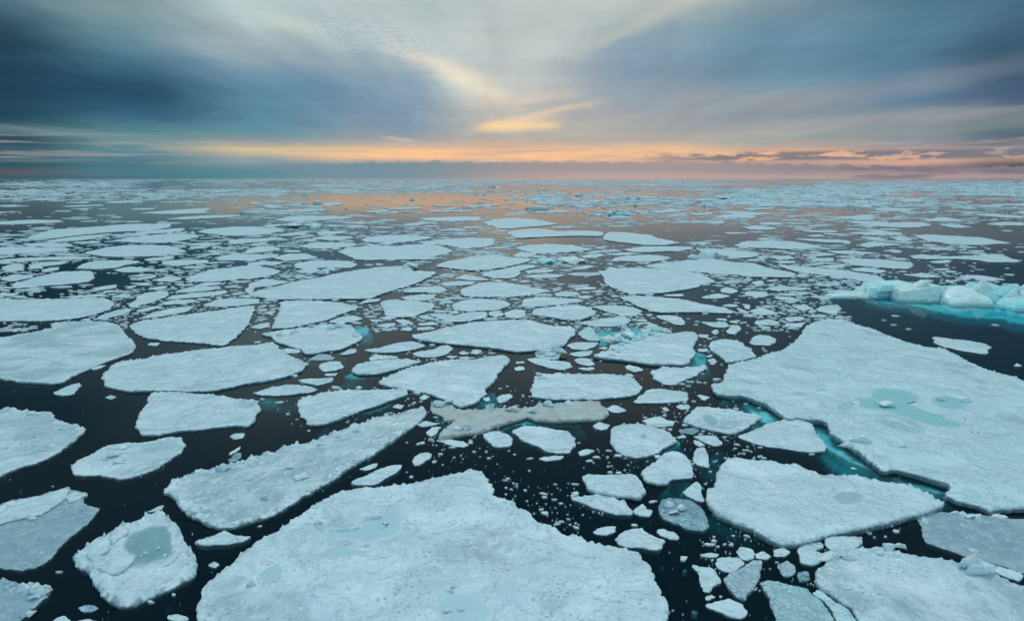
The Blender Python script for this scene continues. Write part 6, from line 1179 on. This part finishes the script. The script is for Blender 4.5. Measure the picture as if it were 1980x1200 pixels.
ice_block(berg, [(-4.4, 3, -.3), (1, 2.6, -.3), (8, 2, -.3), (14, 1.5, -.3), (14, 6, -.3), (-4, 6.5, -.3), (-3.8, 3.6, .7), (1.5, 3.2, .95), (5, 3.4, .8), (8, 2.8, 1.0), (13, 2.4, .9), (13, 5, .7), (-3, 5.6, .6)], 3, .10, 41.0, BC[1], .05)
for k, (bx_, by_, bs_) in enumerate([(2.3, .4, .55), (3.0, .9, .5), (5.9, .1, .6), (5.4, .8, .5), (8.9, -.6, .6), (9.5, .2, .7), (1.9, 1.2, .5), (4.4, -.3, .35), (7.9, -.2, .45), (12.6, -.8, .6), (-1.9, .9, .4), (10.9, -3.2, .5)]):
    ice_block(berg, boulder(bx_, by_, .35, bs_ * 1.0, bs_ * .8, bs_ * 2.1, 300 + k), 1, .06, 43.0 + k, BC[k % 2], .05)

# the turquoise hummock between the rubble floe and the broad pale floe
GP = lambda s_: [(960 + float(a.split(',')[0]) / 3.96, 600 + float(a.split(',')[1]) / 3.96) for a in s_.split()]
hx, hy = at(1200, 661, 0)
hum = tag(empty("iceberg", (hx, hy, 0)), "small turquoise hummock of heaped ice behind the floe with the rubble ridge", "iceberg")
ice_block(hum, boulder(-1.0, .2, -.05, .75, .7, .62, 41), 3, .16, 2.0, BC[0], .1)
ice_block(hum, boulder(-.2, .7, -.05, .8, .8, .78, 42), 3, .18, 6.0, BC[0], .1)
ice_block(hum, boulder(.7, 1.0, -.05, .8, .8, .92, 43), 3, .18, 8.0, BC[0], .1)
ice_block(hum, boulder(1.3, .4, -.05, .55, .7, .62, 44), 3, .16, 12.0, BC[2], .3)
ice_block(hum, boulder(.2, -.3, -.05, .7, .5, .42, 45), 3, .14, 16.0, BC[2], .3)
shelf_under(hum, GP("690,215 760,180 1000,120 1120,150 1110,215 1060,240 960,258 870,270 800,268 740,240"), -0.4, 50, 8.0)

rub = built["the rubble floe"]
for k, (gx, gy, s_) in enumerate([(1190, 150, .8), (1230, 160, .7), (1280, 165, .6), (1150, 180, .7), (1120, 200, .6), (1180, 190, .55), (1090, 220, .5), (1060, 235, .45), (1010, 250, .4), (960, 262, .4), (900, 300, .4), (930, 320, .35), (1230, 195, .45), (1310, 170, .5), (880, 345, .3), (1000, 290, .3), (1180, 130, .6)]):
    x, y = at(960 + gx / 3.96, 600 + gy / 3.96, .2)
    ice_block(rub, boulder(x - rub.location.x, y - rub.location.y, .16, s_, s_ * .8, s_ * .75, 60 + k), 3, s_ * .2, k * 2.0, (0.9, 0.99, 1.0), .08, name="ice_block", freq=2.2)

def little_berg(label, px_, py_, blocks, dist):
    x, y = at(px_, py_, 0)
    o = tag(empty("iceberg", (x, y, 0)), label, "iceberg")
    for k, (bx_, by_, sx, sy, sz, c) in enumerate(blocks):
        ice_block(o, boulder(bx_, by_, -.1, sx, sy, sz, 90 + k + int(px_)), 3, sz * .22, k * 3.0, BC[c], .15 if c == 0 else .5, freq=1.2)
    return o
little_berg("tiny turquoise berg with two humps standing on the orange tinted water", 1192, 416, [(-1.2, 1.5, 2.4, 1.8, 1.7, 1), (-.2, 1.2, 1.6, 1.6, 2.6, 0), (3.0, .5, 2.2, 1.6, 1.5, 2), (.8, .2, 1.6, 1.2, 1.0, 2), (-5, .5, 3.0, 1.5, .5, 0)], 210)
little_berg("long low lozenge of hummocked ice between white floes, left of the middle", 572, 439, [(-4, .5, 3.6, 2.2, 1.0, 0), (0, .8, 4.0, 2.6, 1.3, 0), (4.4, .4, 3.2, 2.2, 1.2, 1), (-7, .3, 2.0, 1.5, .5, 1)], 160)
little_berg("low turquoise block of ice with a white cap, in front of the anvil shaped floe", 1080, 507, [(-1.6, .5, 2.0, 1.4, .75, 2), (1.4, .8, 2.6, 1.8, 1.0, 0), (3.2, .4, 1.4, 1.2, .7, 0), (-3.4, .2, 1.2, 1.0, .35, 2)], 95)
little_berg("small far off white hummock near the middle of the horizon", 955, 362, [(0, 0, 2.2, 2, 3.6, 1), (-4, 0, 6, 3, 1.2, 0), (5, 0, 5, 3, 1.0, 0)], 900)
little_berg("faint bluish far hummock on the right part of the horizon", 1424, 384, [(0, 0, 6, 4, 2.4, 2), (-8, 0, 6, 4, 1.6, 0), (9, 1, 6, 3, 1.8, 2)], 420)

# ------------------------------------------------------------------ drifting bits that nobody could count
MX, MY, MS = -300, 340, 2.0           # raster of what is already taken, in half photo pixels
MW, MH = int(2600 / MS), int(1000 / MS)
taken = np.zeros((MH, MW), bool)
def raster(poly):
    p = (np.asarray(poly) - (MX, MY)) / MS
    y0, y1 = max(int(p[:, 1].min()), 0), min(int(math.ceil(p[:, 1].max())) + 1, MH)
    q = np.roll(p, -1, axis=0)
    for r in range(y0, y1):
        yc = r + 0.5
        c = (p[:, 1] > yc) != (q[:, 1] > yc)
        if not c.any():
            yield r, max(int(p[:, 0].min()), 0), min(int(p[:, 0].max()) + 1, MW) if y1 - y0 <= 2 else max(int(p[:, 0].min()), 0)
            continue
        xs = np.sort(p[c, 0] + (yc - p[c, 1]) * (q[c, 0] - p[c, 0]) / (q[c, 1] - p[c, 1]))
        for a, b in zip(xs[::2], xs[1::2]):
            yield r, max(int(a), 0), min(int(math.ceil(b)) + 1, MW)
def fill(poly):
    for r, a, b in raster(poly):
        taken[r, a:b] = True
def hits(poly):
    n = t = 0
    for r, a, b in raster(poly):
        if b > a:
            n += b - a
            t += int(taken[r, a:b].sum())
    return t / max(n, 1)
for o_ in occupied:
    fill(o_)
fill(LP("520,612 640,590 1000,515 1400,530 1700,555 2100,600 2100,840 1830,806 1400,748 1000,682 660,632"))
fill([(x, y) for x, y in GP("690,215 800,120 1000,105 1120,150 1110,215 960,258 800,268")])
SHELVES = [p for v in part_rows.values() for ty, pr, p in v if ty == 'shelf']
for p in SHELVES:
    fill(p)

LEADS = [  # calm or open water: outline, share of the bits that may lie there
 ([(60, 690), (170, 640), (280, 700), (290, 860), (130, 920), (60, 800)], .02),
 ([(1590, 572), (1700, 575), (1850, 590), (2100, 600), (2100, 780), (1990, 760), (1800, 690), (1640, 615)], .005),
 ([(1000, 446), (1330, 430), (1440, 440), (1480, 458), (1440, 478), (1330, 466), (1300, 478), (1000, 470)], .03),
 ([(1440, 440), (1560, 470), (1760, 478), (1990, 500), (1990, 560), (1780, 505), (1600, 470)], .12),
 ([(1700, 436), (1990, 432), (1990, 470), (1760, 452)], .05),
 ([(-50, 390), (480, 385), (500, 412), (300, 432), (-50, 445)], .10),
 ([(560, 375), (950, 372), (1060, 400), (940, 425), (640, 425)], .22),
 ([(680, 640), (760, 650), (780, 700), (700, 680)], .08),
 ([(940, 700), (1025, 700), (1020, 760), (940, 760)], .15),
 ([(1380, 700), (1420, 780), (1330, 780)], .2), ([(1480, 800), (1720, 900), (1480, 880)], .1),
]
def in_poly(x, y, P):
    c = False
    for (x0, y0), (x1, y1) in zip(P, P[1:] + P[:1]):
        if (y0 > y) != (y1 > y) and x < x0 + (y - y0) * (x1 - x0) / (y1 - y0):
            c = not c
    return c
def allowed(x, y):
    for P, k in LEADS:
        if in_poly(x, y, P):
            return k
    return 1.0

class Bits:
    def __init__(self):
        self.v, self.f = [], []
    def add(self, outline, top, bottom, r):
        n = len(outline)
        b = len(self.v)
        c = outline.mean(0)
        self.v += [(x, y, bottom) for x, y in outline]
        self.v += [(x, y, top * r.uniform(.55, .9)) for x, y in outline]
        inn = c + (outline - c) * r.uniform(.84, .95)
        self.v += [(x, y, top * r.uniform(.85, 1.15)) for x, y in inn]
        for k in range(n):
            j = (k + 1) % n
            self.f.append((b + k, b + j, b + n + j, b + n + k))
            self.f.append((b + n + k, b + n + j, b + 2 * n + j, b + 2 * n + k))
        self.f.append(tuple(b + 2 * n + k for k in range(n)))
def blob(r, w, ratio, n, ang):
    out = []
    for k in range(n):
        a = 2 * math.pi * (k + r.uniform(-.3, .3)) / n
        q = r.uniform(.62, 1.12)
        x, y = math.cos(a) * q * w, math.sin(a) * q * w * ratio
        out.append((x * math.cos(ang) - y * math.sin(ang), x * math.sin(ang) + y * math.cos(ang)))
    return np.array(out)

r = random.Random(5)
bits = Bits()
def scatter(y0, y1, count, wlo, whi, dens, top, power=2.0, limit=0.02, x0=-250, x1=2250, gap=1.25):
    done = 0
    for _ in range(count):
        x, y = r.uniform(x0, x1), r.uniform(y0, y1)
        if r.random() > dens(x, y) * allowed(x, y) * min(1.0, max(.05, (1.2 if y < 640 else .30) + (2.8 if y < 640 else 4.0) * fractal(x / 150.0, y / (45.0 if y < 640 else 90.0), 2.5, 3))):
            continue
        wpx = wlo + (whi - wlo) * r.random() ** power
        X, Y = at(x, y, 0.05)
        px = (Y * CP + CAM_H * SP) / FOC
        o = blob(r, wpx * px / 2, r.uniform(.3, .9), r.randint(4, 7), r.uniform(-.5, .5)) + (X, Y)
        # back to the photograph, to see whether the spot is free
        D = o[:, 1] * CP + CAM_H * SP
        sx = 990 + FOC * o[:, 0] / D
        sy = 600 - FOC * (o[:, 1] * SP - CAM_H * CP) / D
        pc = np.stack([sx, sy], 1)
        grow = pc.mean(0) + (pc - pc.mean(0)) * gap
        if hits(grow) > limit:
            continue
        fill(pc)
        bits.add(o, top * r.uniform(.6, 1.3), -.05, r)
        done += 1
    return done
mid = lambda x, y: 1.0 if x < 1500 or y > 500 else .8
n_bits = scatter(410, 500, 9000, 8, 70, mid, .10, 2.2)
n_bits += scatter(470, 640, 9000, 8, 60, mid, .09, 2.2)
n_bits += scatter(410, 640, 14000, 4, 16, mid, .07, 1.3, .05, gap=1.1)
cen_ = lambda x, y: .75 if 480 < x < 1560 else .3
n_bits += scatter(630, 780, 700, 6, 30, cen_, .10, 2.4)
n_bits += scatter(630, 900, 1300, 2, 9, cen_, .04, 1.6, .03)
near = lambda x, y: .7 if 850 < x < 1750 else .25
n_bits += scatter(860, 1210, 1500, 4, 22, near, .024, 2.8, .02)
n_bits += scatter(840, 1200, 1300, 2, 20, lambda x, y: 1.0, .02, 2.6, .02, 980, 1760, 1.1)
n_bits += scatter(640, 860, 1400, 3, 16, lambda x, y: .8, .025, 2.6, .02, 560, 1480, 1.1)
n_bits += scatter(760, 1210, 8000, 1.1, 8.0, near, .015, 3.4, .04)
brash = tag(mesh_object("brash_ice", bits.v, bits.f, ICE, rim=[.8] * len(bits.v)), "countless small bits of white brash ice floating between the larger floes", "brash ice", kind='stuff')
brash.color = (1, 1, 1, .1)

# faint drowned bits below the surface of the near leads
sub = Bits()
r = random.Random(15)
for _ in range(2600):
    x, y = r.uniform(-100, 2050), r.uniform(720, 1220)
    if r.random() > near(x, y) * 0.8 * max(allowed(x, y), .15):
        continue
    z = -r.uniform(.25, 1.3)
    X, Y = at(x, y, z)
    if hits([(x - 14, y - 10), (x + 14, y - 10), (x + 14, y + 10), (x - 14, y + 10)]) > .02:
        continue
    o = blob(r, r.uniform(.03, .06 + .16 * r.random() ** 2), r.uniform(.3, .9), r.randint(4, 6), r.uniform(0, 3)) + (X, Y)
    b0 = len(sub.v)
    sub.add(o, 1.0, 0.0, r)
    for k in range(b0, len(sub.v)):
        vx, vy, vz = sub.v[k]
        sub.v[k] = (vx, vy, z - .15 + vz * .15)
tag(mesh_object("submerged_brash", sub.v, sub.f, DROWNED), "dim bluish bits of ice hanging below the surface of the dark water", "brash ice", kind='stuff')

# the far pack, thinning into one pale band at the horizon
far = Bits()
r = random.Random(25)
def far_dens(x, y):
    if y > 398:
        base = .35
    elif y > 378:
        base = .24 if x < 480 else .22 if x < 1000 else .42 if x < 1400 else .7
    elif y > 362:
        base = .55 if x < 560 else .42 if x < 1000 else .6 if x < 1400 else .9
    else:
        base = .9
    base *= min(1.0, max(.1, 1.0 + 2.2 * fractal(x / 260.0, y / 9.0, 6.5, 3)))
    return base
for _ in range(38000):
    y = 345.8 + 68 * r.random() ** 1.25
    x = r.uniform(-350, 2330)
    if r.random() > far_dens(x, y) * allowed(x, y):
        continue
    X, Y = at(x, y, 0)
    if Y > 30000:
        continue
    px = (Y * CP + CAM_H * SP) / FOC
    wpx = 5 + 42 * r.random() ** 2.4
    w = wpx * px / 2
    ratio = r.uniform(.35, 1.0)
    ratio *= min(1.0, 45.0 / w)  # even very large far floes stay a few tens of metres deep
    n = r.randint(6, 8)
    o = blob(r, w, ratio, n, 0.0) + (X, Y)
    if y > 400:
        D = o[:, 1] * CP + CAM_H * SP
        pc = np.stack([990 + FOC * o[:, 0] / D, 600 - FOC * (o[:, 1] * SP - CAM_H * CP) / D], 1)
        if hits(pc) > .05:
            continue
        fill(pc)
    far.add(o, r.uniform(.15, .4) + (r.random() < .05) * r.uniform(.3, 1.0), -.05, r)
pack = tag(mesh_object("distant_pack_ice", far.v, far.f, ICE, rim=[.8] * len(far.v)), "pale far pack ice thinning into a band along the horizon", "pack ice", kind='stuff')
pack.color = (1, 1, 1, .1)
print("bits", n_bits, "far", len(far.f), "objects", len(bpy.data.objects))
